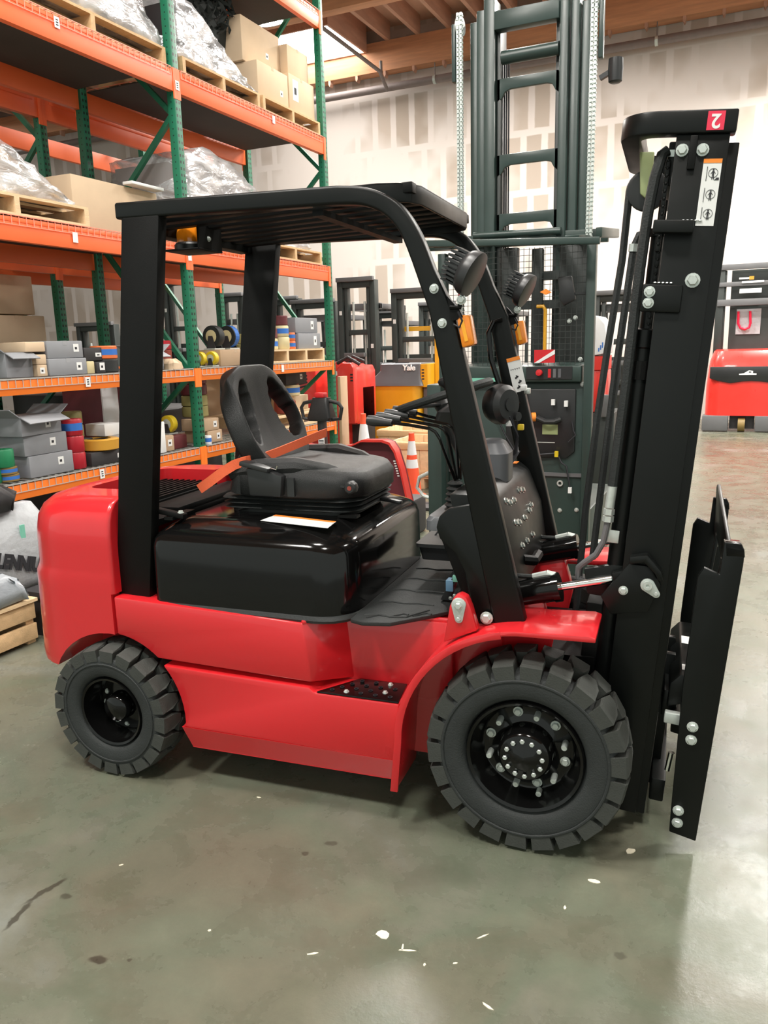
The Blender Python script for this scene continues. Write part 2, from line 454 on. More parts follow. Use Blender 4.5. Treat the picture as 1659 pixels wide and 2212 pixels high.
# ------------------------------------------------------------------ the hall
MB().add([(-30, -8, 0), (14, -8, 0), (14, 18.5, 0), (-30, 18.5, 0)], [(0, 1, 2, 3)]).build('floor', 'floor', kind='structure')
MB().box(-30, 14, 18.5, 18.7, 0, 9.2).build('wall_back', 'drywall', kind='structure')
MB().box(-30.2, -30, -8, 18.7, 0, 9.2).build('wall_left', 'drywall', kind='structure')
MB().box(-30, 14, -8, 18.5, 8.95, 9.1).build('ceiling', 'deck_wood', kind='structure')
jm = MB().box(-.045, .045, -8, 18.2, 8.55, 8.95).mesh('joist')
ceil_o = bpy.data.objects['ceiling']
for i in range(56):
    x = -28+.74*i
    o = put('joist', jm, 'joist_wood', ceil_o); o.location = (x, 0, 0)
for y, z0 in ((18.28, 7.93), (14.9, 8.0), (8.6, 8.0)):
    MB().box(-30, 14, y-.13, y+.2 if y > 18 else y+.13, z0, 8.56).build('glulam_beam', 'glulam', ceil_o, bevel=.01)
for i in range(60):            # hangers under the ledger along the wall
    x = -29+.72*i
    MB().prism([(x-.03, 7.93), (x+.03, 7.93), (x+.03, 7.85), (x, 7.80), (x-.03, 7.85)], 'xz', 18.15, 18.3).build('joist_hanger', 'joist_wood', ceil_o)
# sprinkler main along the wall
sp = MB().cyl((-30, 18.2, 7.58), (14, 18.2, 7.58), .085, 12)
pipe = sp.build('sprinkler_pipe', 'pipe', smooth=True, label='long dark sprinkler main pipe running along the back wall', cat='pipe')
for x in (-24, -19.3, -14.6, -11.0, -6.9, -2.15, 2.5):
    MB().cyl((x, 18.2, 7.6), (x, 18.2, 8.0), .012, 6).build('hanger_rod', 'pipe', pipe)
    MB().lathe([(.1, -.03), (.1, .03)], (x, 18.2, 7.58), 'x', 12).build('pipe_clamp', 'zinc', pipe)
for k, (x, lab) in enumerate(((-8.0, 'thin branch pipe crossing the sprinkler main beside the bright skylight'), (.1, 'thin branch pipe crossing the sprinkler main at the far right'))):
    b = MB().tube([(x-.1, 11, 7.98), (x, 17.6, 7.76), (x+.02, 18.0, 7.45)], .04, 8).build('branch_pipe', 'pipe', smooth=True, label=lab, cat='pipe')
    MB().cyl((x, 17.7, 7.74), (x, 17.7, 7.99), .035, 8).build('drop_pipe', 'pipe', b)
# skylights and lamps
for k, (x0, x1, y0, y1, lab) in enumerate(((-10.6, -8.6, 16.3, 18.1, 'glowing skylight panel above the right end of the rack'), (-23.8, -21.2, 16.4, 18.1, 'glowing skylight panel at the far left behind the racks'))):
    s = thing('skylight', lab, 'skylight', ((x0+x1)/2, (y0+y1)/2, 8.4))
    w, d = (x1-x0)/2, (y1-y0)/2
    MB().box(-w, w, -d, d, .0, .02).build('diffuser', 'sky_glow', s)
    f = MB()
    for a in ((-w-.05, -w, -d-.05, d+.05), (w, w+.05, -d-.05, d+.05), (-w, w, -d-.05, -d), (-w, w, d, d+.05)): f.box(*a, -.03, .55)
    f.build('curb', 'joist_wood', s)
lab = ['over the far right aisle', 'close to the back wall on the right', 'over the right side of the hall', 'above the parked trucks in the middle', 'above the parked trucks behind the rack',
       'straight above the red forklift', 'behind the viewer on the right', 'behind the viewer on the left', 'above the wooden crates', 'over the right aisle beside the forklift mast']
for (x, y, z, pw, sz), la in zip(LAMPS, lab):
    t = thing('high_bay_lamp', 'round high bay lamp '+la, 'lamp', (x, y, z), group='high bay lamps under the roof')
    MB().lathe([(.06, .34), (.16, .3), (.2, .16), (sz*.56, .0), (sz*.56, -.03), (sz*.53, -.03), (sz*.53, .0), (.15, .12)], n=20, cap=False).build('reflector', 'lamp_housing', t, smooth=True)
    MB().lathe([(.001, 0), (sz*.5, 0), (sz*.5, .012), (.001, .012)], n=20, cap=False).build('glowing_lens', 'lamp_glow', t)
    MB().cyl((0, 0, .3), (0, 0, 1.3), .015, 6).build('hanger_rod', 'pipe', t)
# ------------------------------------------------------------------ the red forklift
# local frame: x forward, y away from the viewer, z up; y = 0 is the outer face of the near front tyre
FK = thing('forklift', 'red and black counterbalance forklift with open overhead guard, parked in the foreground', 'forklift', (-.627, 2.4218, 0), .0843)
YC = .585                                  # centre line
def mir(y): return 2*YC-y

# bolt heads ------------------------------------------------------
_bm = {}
def bolt(p, n, r=.012, parent=None, m='zinc', name='bolt', flange=True):
    """hex bolt head at p, axis n"""
    key = (round(r, 4), flange)
    if key not in _bm:
        b = MB()
        if flange: b.lathe([(r*1.35, 0), (r*1.3, r*.28)], n=14)
        b.lathe([(r, r*.25), (r*.98, r*.8), (r*.8, r*1.0)], n=6)
        _bm[key] = b.mesh('bolt', smooth=True)
    me = _bm[key]
    o = put(name, me if not me.materials or me.materials[0].name == m else me.copy(), m, parent)
    o.location = p
    o.rotation_mode = 'QUATERNION'
    o.rotation_quaternion = Vector((0, 0, 1)).rotation_difference(Vector(n))
    return o

# wheels ----------------------------------------------------------
def wheel(name, R, W, rim, nlug, nbig, loc, far, label):
    w = bpy.data.objects.new(name, None); COL.objects.link(w); w.parent = FK; w.location = loc
    if far: w.rotation_euler = (0, 0, pi)
    w['label'] = label
    k = R/.352
    gr = R-.040*k
    MB().lathe([(rim, .035), (rim+.012*k, .012), (rim+.03*k, .004), (rim+.07*k, .0), (gr-.03*k, .002), (gr-.012*k, .006), (gr, .03), (gr, W-.03), (gr-.012*k, W-.006), (rim+.05*k, W), (rim, W-.03)], axis='y', n=56, cap=False).build('tire', 'tire_rubber', w, smooth=True, ang=60)
    MB().lathe([(rim+.075*k, -.001), (rim+.078*k, -.0035), (rim+.083*k, -.0035), (rim+.086*k, -.001)], axis='y', n=56, cap=False).build('sidewall_rib', 'tire_rubber', w, smooth=True)
    # tread block: near row and far row
    pit = 2*pi/nlug
    for row in (0, 1):
        pts = [(-.39, .0), (.39, .0), (.40, .30), (.20, .56), (-.20, .56), (-.40, .30)]
        rings = []
        for (rr, s, e) in ((gr-.03*k, 1, 0), (R-.012*k, 1, 0), (R, .9, .012)):
            ring = []
            for (a, h) in pts:
                yy = h*W*.95
                yy = max(yy, e)
                if row: yy = W-yy
                t = a*s*pit+(row*pit*.5)
                rad = rr-(e*.5 if h == 0 else 0)
                ring.append((rad*sin(t), yy, rad*cos(t)))
            rings.append(ring)
        me = MB().loft(rings).mesh('tread_block')
        for i in range(nlug):
            o = put('tread_block', me, 'tread_rubber', w); o.rotation_euler = (0, i*pit+.07, 0)
    return w, k

def front_wheel(loc, far, label):
    w, k = wheel('front_wheel', .352, .215, .205, 22, 6, loc, far, label)
    MB().lathe([(.207, .03), (.200, .012), (.190, .018), (.186, .05), (.172, .075), (.165, .098), (.155, .104), (.100, .092), (.094, .085), (.0935, .03), (.085, .018), (.078, .012), (.048, .010), (.040, .0), (.001, -.006)], axis='y', n=48, cap=False).build('rim', 'black_gloss', w, smooth=True, ang=50)
    MB().lathe([(.186, .12), (.06, .13), (.001, .13)], axis='y', n=32, cap=False).build('wheel_disc', 'black_gloss', w)
    for i in range(12):
        a = radians(15+30*i)
        x, z = .135*cos(a), .135*sin(a)
        if i % 2: bolt((x, .098, z), (0, -1, 0), .0135, w, 'zinc', 'lug_nut')
        else: MB().lathe([(.011, .1), (.011, .06), (.009, .056), (.001, .056)], (x, 0, z), 'y', 12, cap=False).build('stud', 'zinc', w, smooth=True)
    for i in range(12):
        a = radians(4+30*i)
        bolt((.064*cos(a), .012, .064*sin(a)), (0, -1, 0), .0088, w, 'zinc', 'hub_bolt', False)
    MB().lathe([(.010, .09), (.010, .06), (.001, .059)], (.045, 0, -.155), 'y', 12, cap=False).build('valve', 'zinc', w)
    return w

def rear_wheel(loc, far, label):
    w, k = wheel('rear_wheel', .285, .19, .150, 20, 6, loc, far, label)
    MB().lathe([(.152, .03), (.147, .012), (.138, .016), (.135, .06), (.120, .085), (.112, .105), (.062, .10), (.058, .05), (.050, .04), (.001, .036)], axis='y', n=40, cap=False).build('rim', 'black_gloss', w, smooth=True, ang=50)
    for i in range(8):
        a = radians(10+45*i+(7 if i % 2 else -7))
        bolt((.092*cos(a), .106, .092*sin(a)), (0, -1, 0), .0095, w, 'zinc', 'lug_nut')
    return w
front_wheel((0, 0, .352), False, 'big front drive wheel with blocky tread on the near side')
front_wheel((0, 2*YC, .352), True, 'front drive wheel on the far side')
rear_wheel((-1.718, -.01, .285), False, 'smaller rear steer wheel on the near side')
rear_wheel((-1.718, 2*YC+.01, .285), True, 'rear steer wheel on the far side')
MB().cyl((0, .2, .352), (0, .97, .352), .1, 14).box(-.2, .2, .32, .85, .25, .62).build('front_axle', 'black_satin', FK, smooth=True)
MB().bar((-1.718, .17, .285), (-1.718, 1.0, .285), .12, .14).build('rear_axle', 'black_satin', FK, bevel=.02)

# counterweight ---------------------------------------------------
def cw_ring(z, e, front=-1.678):
    ey = e*.55 if e > 0 else e*.12
    return rrect(-2.215+e, front, .05+ey, 1.12-ey, [.02, .30-e*.3, .30-e*.3, .02], z, 8)
cw = MB().loft([cw_ring(.44, -.03)]+[cw_ring(.47+.04*k, -.033+.0012*k) for k in range(9)]+[cw_ring(.835, -.022), cw_ring(.86, -.005), cw_ring(.88, 0), cw_ring(.93, .001), cw_ring(.98, .002), cw_ring(1.02, .004), cw_ring(1.08, .016), cw_ring(1.12, .04), cw_ring(1.15, .08), cw_ring(1.168, .14), cw_ring(1.172, .2)])
cwo = cw.build('counterweight', 'red_paint', FK, smooth=True, ang=40)
cuts = []
for y0, y1 in ((-.4, .33), (.84, 1.6)):
    c = MB().cyl((-1.718, y0, .28), (-1.718, y1, .28), .335, 40).build('cut', 'red_paint', FK); cuts.append(c)
cuts.append(MB().box(-1.692, -1.55, -.4, .20, .3, .785).build('cut', 'red_paint', FK))
cuts.append(MB().loft([rrect(-1.98, -1.4, .30, .87, .06, 1.10), rrect(-1.98, -1.4, .30, .87, .06, 1.3)]).build('cut', 'red_paint', FK))
for c in cuts:
    m = cwo.modifiers.new('b', 'BOOLEAN'); m.operation = 'DIFFERENCE'; m.object = c; m.solver = 'EXACT'
evald(cwo)
cwo.data.polygons.foreach_set('use_smooth', [True]*len(cwo.data.polygons)); cwo.data.set_sharp_from_angle(angle=radians(32))
wn = cwo.modifiers.new('w', 'WEIGHTED_NORMAL'); wn.keep_sharp = True; wn.weight = 60
evald(cwo)
for c in cuts: bpy.data.objects.remove(c)
MB().box(-2.09, -1.45, .34, .83, .22, .55).build('counterweight_foot', 'red_paint', FK, bevel=.03)
g = MB().box(-1.97, -1.665, .31, .86, 1.095, 1.11).build('radiator_grille', 'black_satin', FK)
for i in range(9): MB().bar((-1.95+.033*i, .32, 1.117), (-1.95+.033*i, .85, 1.117), .012, .012).build('grille_bar', 'black_satin', g)

# chassis ---------------------------------------------------------
def side(mirror):
    Y = mir if mirror else (lambda y: y)
    nm = 'side_panel'
    ar = arc(-1.718, .28, .335, 84, 48, 8)                 # rear arch, upper piece
    up_a = [(-1.684, .775), (-.835, .742), (-.813, .511), (-1.478, .529)]+ar[::-1]
    up_b = [(-1.684, .775), (-.72, .742), (-.696, .478), (-1.478, .529)]+ar[::-1]
    MB().prism(up_a, 'xz', Y(.052), Y(.215), up_b).build(nm, 'red_paint', FK, bevel=.008)
    ar2 = arc(-1.718, .28, .335, 42, -22, 10)
    lo = ar2[::-1]
    lo_a = [(-1.40, .246)]+[p for p in lo if p[1] > .25]+[(-.818, .492), (-.795, .474), (-.458, .474), (-.472, .245)]
    MB().prism(lo_a, 'xz', Y(.045), Y(.30)).build('lower_side_panel', 'red_paint', FK, bevel=.008)
    MB().prism([(-1.40, .246), (-.474, .246), (-.488, .150), (-1.375, .145)], 'xz', Y(.075), Y(.3)).add([(-1.40, Y(.045), .2465), (-.474, Y(.045), .2465), (-.488, Y(.076), .150), (-1.375, Y(.076), .145), (-1.40, Y(.076), .2465), (-.474, Y(.076), .2465)], [(0, 1, 2, 3), (0, 3, 4), (1, 5, 2), (0, 4, 5, 1)]).build('sill_band', 'red_paint', FK)
    # step with its drilled tread plate
    st = [(-.787, .048), (-.672, .205), (-.480, .208), (-.462, .048)]
    s = MB().prism([(x, Y(y)) for x, y in st], 'xy', .474, .481).build('step_plate', 'black_gloss', FK, bevel=.002)
    for r, yy in enumerate((.075, .108, .145, .18)):
        for c in range(5):
            x = -.735+.058*c+.03*r*.9
            if x > -.485 or x < -.775+(yy-.05)*.75: continue
            if (r, c) in ((0, 1), (1, 3), (3, 2)): bolt((x, Y(yy), .481), (0, 0, 1), .008, s)
            else: MB().lathe([(.0085, .0), (.0095, .003), (.006, .003), (.006, -.002), (.001, -.002)], (x, Y(yy), .481), 'z', 8, cap=False).build('tread_hole', 'ink', s)
    # front fender: arch strip and the flat wing over the tyre
    o = [(-.482, .150), (-.470, .25)]+arc(0, .352, .462, 180, 94, 16)+[(.205, .822), (.228, .815)]
    i = [(.228, .80)]+arc(0, .352, .445, 93, 180, 16)+[(-.452, .25), (-.464, .150)]
    MB().prism(o+i, 'xz', Y(-.004), Y(.25)).build('front_fender', 'red_paint', FK, bevel=.004)
    MB().prism([(-.484, .150)]+arc(0, .352, .463, 180, 100, 14)+arc(0, .352, .436, 100, 180, 14)+[(-.455, .150)], 'xz', Y(-.006), Y(.006)).build('fender_lip', 'red_paint', FK, bevel=.003)
    # ear that carries the guard
    e = MB().prism([(-.285, .735), (-.262, .87), (-.246, .905), (-.225, .915), (-.203, .905), (-.188, .87), (-.165, .79)], 'xz', Y(.03), Y(.075)).build('guard_mount', 'red_paint', FK, bevel=.006)
    k = -1 if not mirror else 1
    MB().prism(arc(-.228, .878, .026, 10, 190, 10)+arc(-.228, .828, .014, 190, 350, 6), 'xz', Y(.03), Y(.022)).build('lock_plate', 'zinc', e, bevel=.002)
    bolt((-.228, Y(.022), .878), (0, k, 0), .012, e)
    bolt((-.228, Y(.022), .83), (0, k, 0), .008, e, flange=False)
for m_ in (False, True): side(m_)
MB().box(-1.9, -.30, .21, .96, .20, .742).build('chassis_frame', 'red_paint', FK, bevel=.01)
MB().box(-.32, -.12, .24, .93, .25, .80).build('front_bulkhead', 'red_paint', FK, bevel=.01)
MB().prism([(-.835, .052), (-.70, .215), (-.30, .215), (-.30, .238), (-.71, .238), (-.85, .07)], 'xy', .737, .752).build('deck_lip', 'red_paint', FK, bevel=.003)
for y in (.26, .86): MB().prism([(-.30, .60), (-.30, .80), (-.10, .86), (.02, .84), (.06, .70), (.02, .5)], 'xz', y, y+.05).build('cowl_cheek', 'red_paint', FK, bevel=.01)
MB().box(-1.4, -.5, .25, .92, .14, .22).build('underbody', 'black_satin', FK)

# engine hood -----------------------------------------------------
def hr(z, e): return rrect(-1.515+e*.6, -.655-e, .075+e, 1.095-e, [.15, .05, .05, .15], z, 6)
MB().loft([hr(.752, 0), hr(.77, 0), hr(.99, .004), hr(1.02, .012), hr(1.04, .03), hr(1.062, .07), hr(1.082, .125), hr(1.088, .15)]).build('engine_hood', 'black_gloss', FK, smooth=True, ang=50)
MB().loft([hr(.742, -.010), hr(.752, -.012), hr(.764, -.006), hr(.766, .0)], cap=False).build('hood_seal', 'black_rubber', FK, smooth=True)
lb = MB().prism([(-1.077, .215), (-1.066, .325), (-.775, .265), (-.762, .155)], 'xy', 1.088, 1.0895).build('hood_label', 'white_label', FK, label='blank white warning label with an orange edge on the hood')
MB().prism([(-1.068, .305), (-1.066, .325), (-.775, .265), (-.777, .245)], 'xy', 1.0893, 1.0902).build('label_stripe', 'orange_label', lb)
MB().box(-1.47, -1.43, .14, .30, 1.088, 1.10).build('hood_hinge', 'black_satin', FK)
hg = MB().bar((-1.60, .16, 1.135), (-1.39, .17, 1.10), .035, .02).build('hinge_arm', 'black_satin', FK, bevel=.004)
bolt((-1.58, .16, 1.145), (0, 0, 1), .010, hg); bolt((-1.41, .17, 1.113), (0, 0, 1), .010, hg)
for y0, z0 in ((.16, 1.085), (.30, 1.105)): MB().box(-1.66, -1.51, y0, .95, z0-.03, z0).build('rear_cover', 'black_satin', FK, bevel=.006)
MB().tube([(-1.24, .33, 1.09), (-1.24, .33, 1.1), (-1.21, .37, 1.105), (-1.18, .42, 1.09)], .006, 6).build('hood_latch', 'black_satin', FK)

# overhead guard --------------------------------------------------
def pillar_rear(y0, y1):
    MB().prism([(-1.71, .755), (-1.545, .755), (-1.353, 2.235), (-1.518, 2.235)], 'xz', y0, y1).build('rear_pillar', 'black_satin', FK, bevel=.008)
pillar_rear(.10, .155); pillar_rear(mir(.155), mir(.10))
# bent side rail and front pillar in one piece
def pc(pts, n):
    out = []
    for i in range(len(pts)-1):
        p0 = Vector(pts[max(i-1, 0)]); p1 = Vector(pts[i]); p2 = Vector(pts[i+1]); p3 = Vector(pts[min(i+2, len(pts)-1)])
        for k in range(n):
            t = k/n
            out.append(tuple(.5*((2*p1)+(-p0+p2)*t+(2*p0-5*p1+4*p2-p3)*t*t+(-p0+3*p1-3*p2+p3)*t**3)))
    out.append(tuple(pts[-1])); return out
outer = [(-1.545, 2.289), (-1.05, 2.280)]+pc([(-.66, 2.272), (-.575, 2.262), (-.50, 2.238), (-.43, 2.19), (-.372, 2.105), (-.325, 1.99)], 4)+[(-.262, 1.86), (-.01, .79)]
inner = [(-.125, .79), (-.345, 1.86)]+pc([(-.398, 2.01), (-.44, 2.11), (-.495, 2.17), (-.57, 2.203), (-.66, 2.212)], 4)+[(-1.05, 2.22), (-1.545, 2.23)]
for y0, y1 in ((.10, .155), (mir(.155), mir(.10))):
    MB().prism(outer+inner, 'xz', y0, y1).build('guard_rail_and_front_pillar', 'black_paint', FK, bevel=.010, seg=3, ang=50)
# lower side cover plates at the front pillars
cov = [(-.19, .785), (-.225, .965), (-.26, 1.035), (-.318, 1.085), (-.330, 1.125), (-.318, 1.165), (-.285, 1.195), (-.205, 1.212), (-.17, 1.12), (-.05, .79)]
for y0, y1, k in ((.108, .135, -1), (mir(.135), mir(.108), 1)):
    c = MB().prism(cov, 'xz', y0, y1).build('pillar_cover', 'black_paint', FK, bevel=.008)
    bolt((-.148, .099 if k < 0 else mir(.099), .815), (0, k, 0), .017, c)
# roof
MB().box(-1.545, -1.48, .155, mir(.155), 2.19, 2.285).build('rear_crossbar', 'black_satin', FK, bevel=.006)
fr = [(-.64, .155), (-.53, .157), (-.47, .175), (-.43, .21), (-.41, .27), (-.41, mir(.27)), (-.43, mir(.21)), (-.47, mir(.175)), (-.53, mir(.157)), (-.64, mir(.155))]
fi = [(-.64, mir(.167)), (-.535, mir(.169)), (-.48, mir(.186)), (-.442, mir(.218)), (-.423, mir(.275)), (-.423, .275), (-.442, .218), (-.48, .186), (-.535, .169), (-.64, .167)]
MB().prism(fr+fi, 'xy', 2.215, 2.277).build('roof_front_lip', 'black_paint', FK, bevel=.004)
MB().prism(fr, 'xy', 2.268, 2.276).build('roof_front_plate', 'black_paint', FK, bevel=.003)
for i in range(8):
    y = .215+i*(.74/7)
    MB().bar((-1.5, y, 2.232), (-.42, y, 2.262), .05, .035).build('roof_slat', 'black_satin', FK, bevel=.004)
MB().bar((-.75, .155, 2.20), (-.75, mir(.155), 2.20), .04, .02).build('roof_crossbar', 'black_satin', FK)
# beacon under the roof
bc = MB().box(-1.50, -1.335, .33, .50, 2.135, 2.143).build('beacon_bracket', 'black_satin', FK, bevel=.003)
MB().box(-1.345, -1.338, .33, .50, 2.135, 2.235).build('bracket_web', 'black_satin', bc)
bolt((-1.337, .40, 2.18), (1, 0, 0), .008, bc)
be = MB().lathe([(.062, 0), (.062, .02), (.055, .028), (.05, .03)], (-1.43, .41, 2.143), n=24).build('beacon', 'dark_plastic', FK, smooth=True)
MB().lathe([(.05, .028), (.052, .06), (.046, .085), (.001, .088)], (-1.43, .41, 2.143), n=24, cap=False).build('beacon_lens', 'amber', be, smooth=True)
# work lights and indicators on the front pillars
def pillar_x(z): return -.01-(z-.79)*.2355
for k, (ys, lab) in enumerate(((.085, 'near side'), (mir(.105), 'far side'))):
    hx = -.215
    ax = Matrix.Translation((hx, ys, 1.975)) @ Matrix.Rotation(radians(-6), 4, 'Z') @ Matrix.Rotation(radians(28), 4, 'Y')
    h = MB().lathe([(.040, -.045), (.052, -.04), (.056, -.01), (.066, .0), (.072, .012), (.074, .035), (.069, .037)], axis='x', n=28).xf(ax).build('work_light', 'dark_plastic', FK, smooth=True, label='round work lamp with cooling fins, '+lab)
    MB().lathe([(.069, .036), (.05, .034), (.001, .033)], axis='x', n=28, cap=False).xf(ax).build('lamp_lens', 'lens', h)
    for i in range(9):
        a = -.052+.013*i
        hh = math.sqrt(max(0, .060**2-a*a))
        MB().box(-.055, -.004, a-.0035, a+.0035, -hh, hh).xf(ax @ Matrix.Rotation(radians(90), 4, 'X')).build('cooling_fin', 'dark_plastic', h)
    MB().tube([(-.265, ys, 1.865), (-.235, ys, 1.862), (-.225, ys, 1.90), (-.22, ys, 1.93)], .009, 8).build('lamp_bracket', 'black_satin', h)
    bolt((-.225, ys-.012, 1.885), (0, -1, 0), .012, h)
    MB().prism([(-.276, 1.90), (-.235, 1.855), (-.222, 1.83), (-.262, 1.82)], 'xz', ys, ys+.02).build('lamp_plate', 'black_satin', h)
    MB().tube([(-.24, ys+.0, 1.85), (-.225, ys, 1.82), (-.235, ys, 1.80), (-.255, ys, 1.81)], .004, 6).build('lamp_wire', 'ink', h)
    s = MB().prism([(-.247, 1.836), (-.204, 1.842), (-.187, 1.744), (-.228, 1.733)], 'xz', ys, ys+.06).build('turn_signal', 'amber', FK, bevel=.008, label='amber indicator lamp, '+lab)
    MB().prism([(-.234, 1.825), (-.221, 1.827), (-.206, 1.757), (-.217, 1.754)], 'xz', ys-.002, ys).build('signal_bulb', 'amber_bright', s)
    for z in (1.925, 1.815):
        pp = bolt((pillar_x(z)-.045, .0995 if k == 0 else mir(.0995), z), (0, -1 if k == 0 else 1, 0), .012, s)
# grab handle and instruction label on the far front pillar
yf = mir(.165)
MB().tube([(-.285, yf, 1.845), (-.315, yf-.02, 1.835), (-.335, yf-.03, 1.79), (-.325, yf-.03, 1.68), (-.285, yf-.03, 1.56), (-.25, yf-.03, 1.51), (-.20, yf-.01, 1.49)], .011, 10).build('grab_handle', 'black_gloss', FK, smooth=True)
def slab(p, ex, ey, w, h, name, m, parent, t=.0015, bev=0, label=None):
    """thin plate centred at p, w along ex and h along ey"""
    M = frame(p, ex, ey)
    return MB().box(-w/2, w/2, -h/2, h/2, 0, t).xf(M).build(name, m, parent, bevel=bev, label=label)
px, pz = Vector((.2294, 0, -.9733)), None
ex = Vector((.9733, 0, .2294)); ey = Vector((-.2294, 0, .9733))
fl = slab((-.218, mir(.155)-.001, 1.61), ex, ey, .058, .15, 'pillar_label', 'white_label', FK, label='white instruction label with orange top on the far front pillar')
slab((-.218-.0165, mir(.155)-.0025, 1.61+.066), ex, ey, .058, .016, 'label_stripe', 'orange_label', fl, .0012)
for k in range(3):
    q = Vector((-.218, mir(.155)-.003, 1.61))+ey*(-.012-.022*k)+ex*(.006 if k % 2 else -.004)
    slab(q, (ex+ey*.5).normalized(), (ey-ex*.5).normalized(), .014, .007, 'pictogram', 'ink', fl, .001)
    slab(q+ex*.004+ey*.005, (ex-ey*.7).normalized(), (ey+ex*.7).normalized(), .012, .004, 'pictogram', 'ink', fl, .001)
for k in range(5):
    slab(Vector((-.218, mir(.155)-.003, 1.61))+ey*.025+ex*(-.02+.009*k), ex, ey, .004, .004, 'lettering', 'ink', fl, .001)

# seat ------------------------------------------------------------
def sr(z, e, r=.10): return rrect(-1.335+e, -.715-e, .335+e, .835-e, [r, .05, .05, r], z, 5)
MB().loft([sr(1.088, .03), sr(1.10, .03), sr(1.108, .005), sr(1.118, .03), sr(1.128, .004), sr(1.138, .03), sr(1.148, .0), sr(1.158, .01)]).build('seat_bellows', 'black_rubber', FK, smooth=True, ang=60)
cu = MB()
rings = []
for (z, e) in ((1.155, .012), (1.17, -.004), (1.235, -.006), (1.262, .012), (1.276, .05), (1.280, .10)):
    ring = rrect(-1.25+e*.5, -.70-e, .325+e, .845-e, [.15-e*.4, .05, .05, .15-e*.4], z, 7)
    out = []
    for (x, y, zz) in ring:
        f = (x+1.25)/.55
        bol = abs(y-YC)/.25
        out.append((x, y, zz+(.02*max(0, bol-.5) if zz > 1.25 else 0)-(.018*max(0, f-.6) if zz > 1.2 else 0)+(.012 if f < .35 and zz > 1.2 else 0)))
    rings.append(out)
cu.loft(rings)
cso = cu.build('seat_cushion', 'seat_vinyl', FK, smooth=True, ang=80)
# bolster sides of the cushion
for y, s in ((.355, 1), (.815, -1)):
    MB().tube([(-1.27, y, 1.25), (-1.15, y, 1.272), (-.98, y+.01*s, 1.282), (-.86, y+.04*s, 1.266), (-.78, y+.07*s, 1.25)], [.035, .042, .04, .03, .012], 10).build('seat_bolster', 'seat_vinyl', cso, smooth=True)
bb = MB()
NU, NV = 36, 30
def bpt(u, v):
    s = u*2-1
    hw = .268*(1-.16*max(0, v-.45)**1.6*4)*(1-.22*max(0, .28-v)/.28)
    z = 1.255+.425*v-(.10*max(0, abs(s)-.35)**2.2*(1 if v > .5 else 0)*(v-.5)*4)
    x = -1.175-.155*v+.035*abs(s)**2.2*(1-.35*v)-.03*(1-abs(s))*sin(pi*min(1, v*1.1))
    y = YC+hw*s
    return (x, y, z)
vs = [bpt(i/NU, j/NV) for j in range(NV+1) for i in range(NU+1)]
fs = []
for j in range(NV):
    for i in range(NU):
        s = abs((i+.5)/NU*2-1); v = (j+.5)/NV
        if ((s-.64)/.235)**2+((v-.53+(s-.64)*.3)/.30)**2 < 1: continue
        a = j*(NU+1)+i
        fs.append((a, a+1, a+NU+2, a+NU+1))
bb.add(vs, fs)
bo = bb.build('seat_backrest', 'seat_vinyl', FK, smooth=True, ang=180)
so = bo.modifiers.new('m', 'SMOOTH'); so.factor = .5; so.iterations = 7
sm = bo.modifiers.new('s', 'SOLIDIFY'); sm.thickness = .085; sm.offset = 0
sb = bo.modifiers.new('u', 'SUBSURF'); sb.levels = 1; sb.render_levels = 1
evald(bo)
bo.data.polygons.foreach_set('use_smooth', [True]*len(bo.data.polygons))
hd = MB().sph((0, 0, 0), 1, 20, 10, (.012, .075, .035)).xf(Matrix.Translation((-1.312, YC, 1.605)) @ Matrix.Rotation(radians(-20), 4, 'Y')).build('headrest_oval', 'seat_vinyl', bo, smooth=True)
for y in (.37, .80): MB().tube([(-1.24, y, 1.17), (-1.22, y, 1.27), (-1.20, y, 1.33)], [.05, .05, .03], 10).build("backrest_hinge", "seat_vinyl", FK, smooth=True)
dp = MB().prism([(-1.16, 1.17), (-1.02, 1.17), (-1.01, 1.255), (-1.08, 1.275), (-1.17, 1.285)], 'xz', .285, .33).build('side_pocket', 'dark_plastic', FK, bevel=.008)
MB().bar((-1.185, .29, 1.305), (-1.06, .29, 1.278), .055, .018).build('document_clip', 'dark_plastic', dp, bevel=.004)
MB().tube([(-1.06, .29, 1.285), (-1.035, .29, 1.28), (-1.03, .29, 1.295)], .003, 6).build('clip_wire', 'chrome', dp)
MB().bar((-.985, .318, 1.17), (-.985, .318, 1.245), .02, .03).build('strap_end', 'dark_plastic', dp)
kn = MB().lathe([(.026, 0), (.028, -.008), (.024, -.028), (.018, -.032)], (-.735, .345, 1.212), 'y', 10).build('adjust_knob', 'dark_plastic', FK, smooth=True)
MB().lathe([(.009, -.0325), (.009, -.034)], (-.735, .345, 1.212), 'y', 12).build('knob_mark', 'wheel_brick', kn)
MB().bar((-.79, .338, 1.215), (-.735, .338, 1.21), .008, .008).build('knob_stem', 'dark_plastic', kn)
MB().bar((-.72, .62, 1.115), (-.62, .60, 1.105), .028, .016).build('seat_slide_handle', 'dark_plastic', FK, bevel=.006)
MB().bar((-.80, .36, 1.092), (-.72, .36, 1.092), .04, .01).build('seat_rail', 'black_satin', FK)
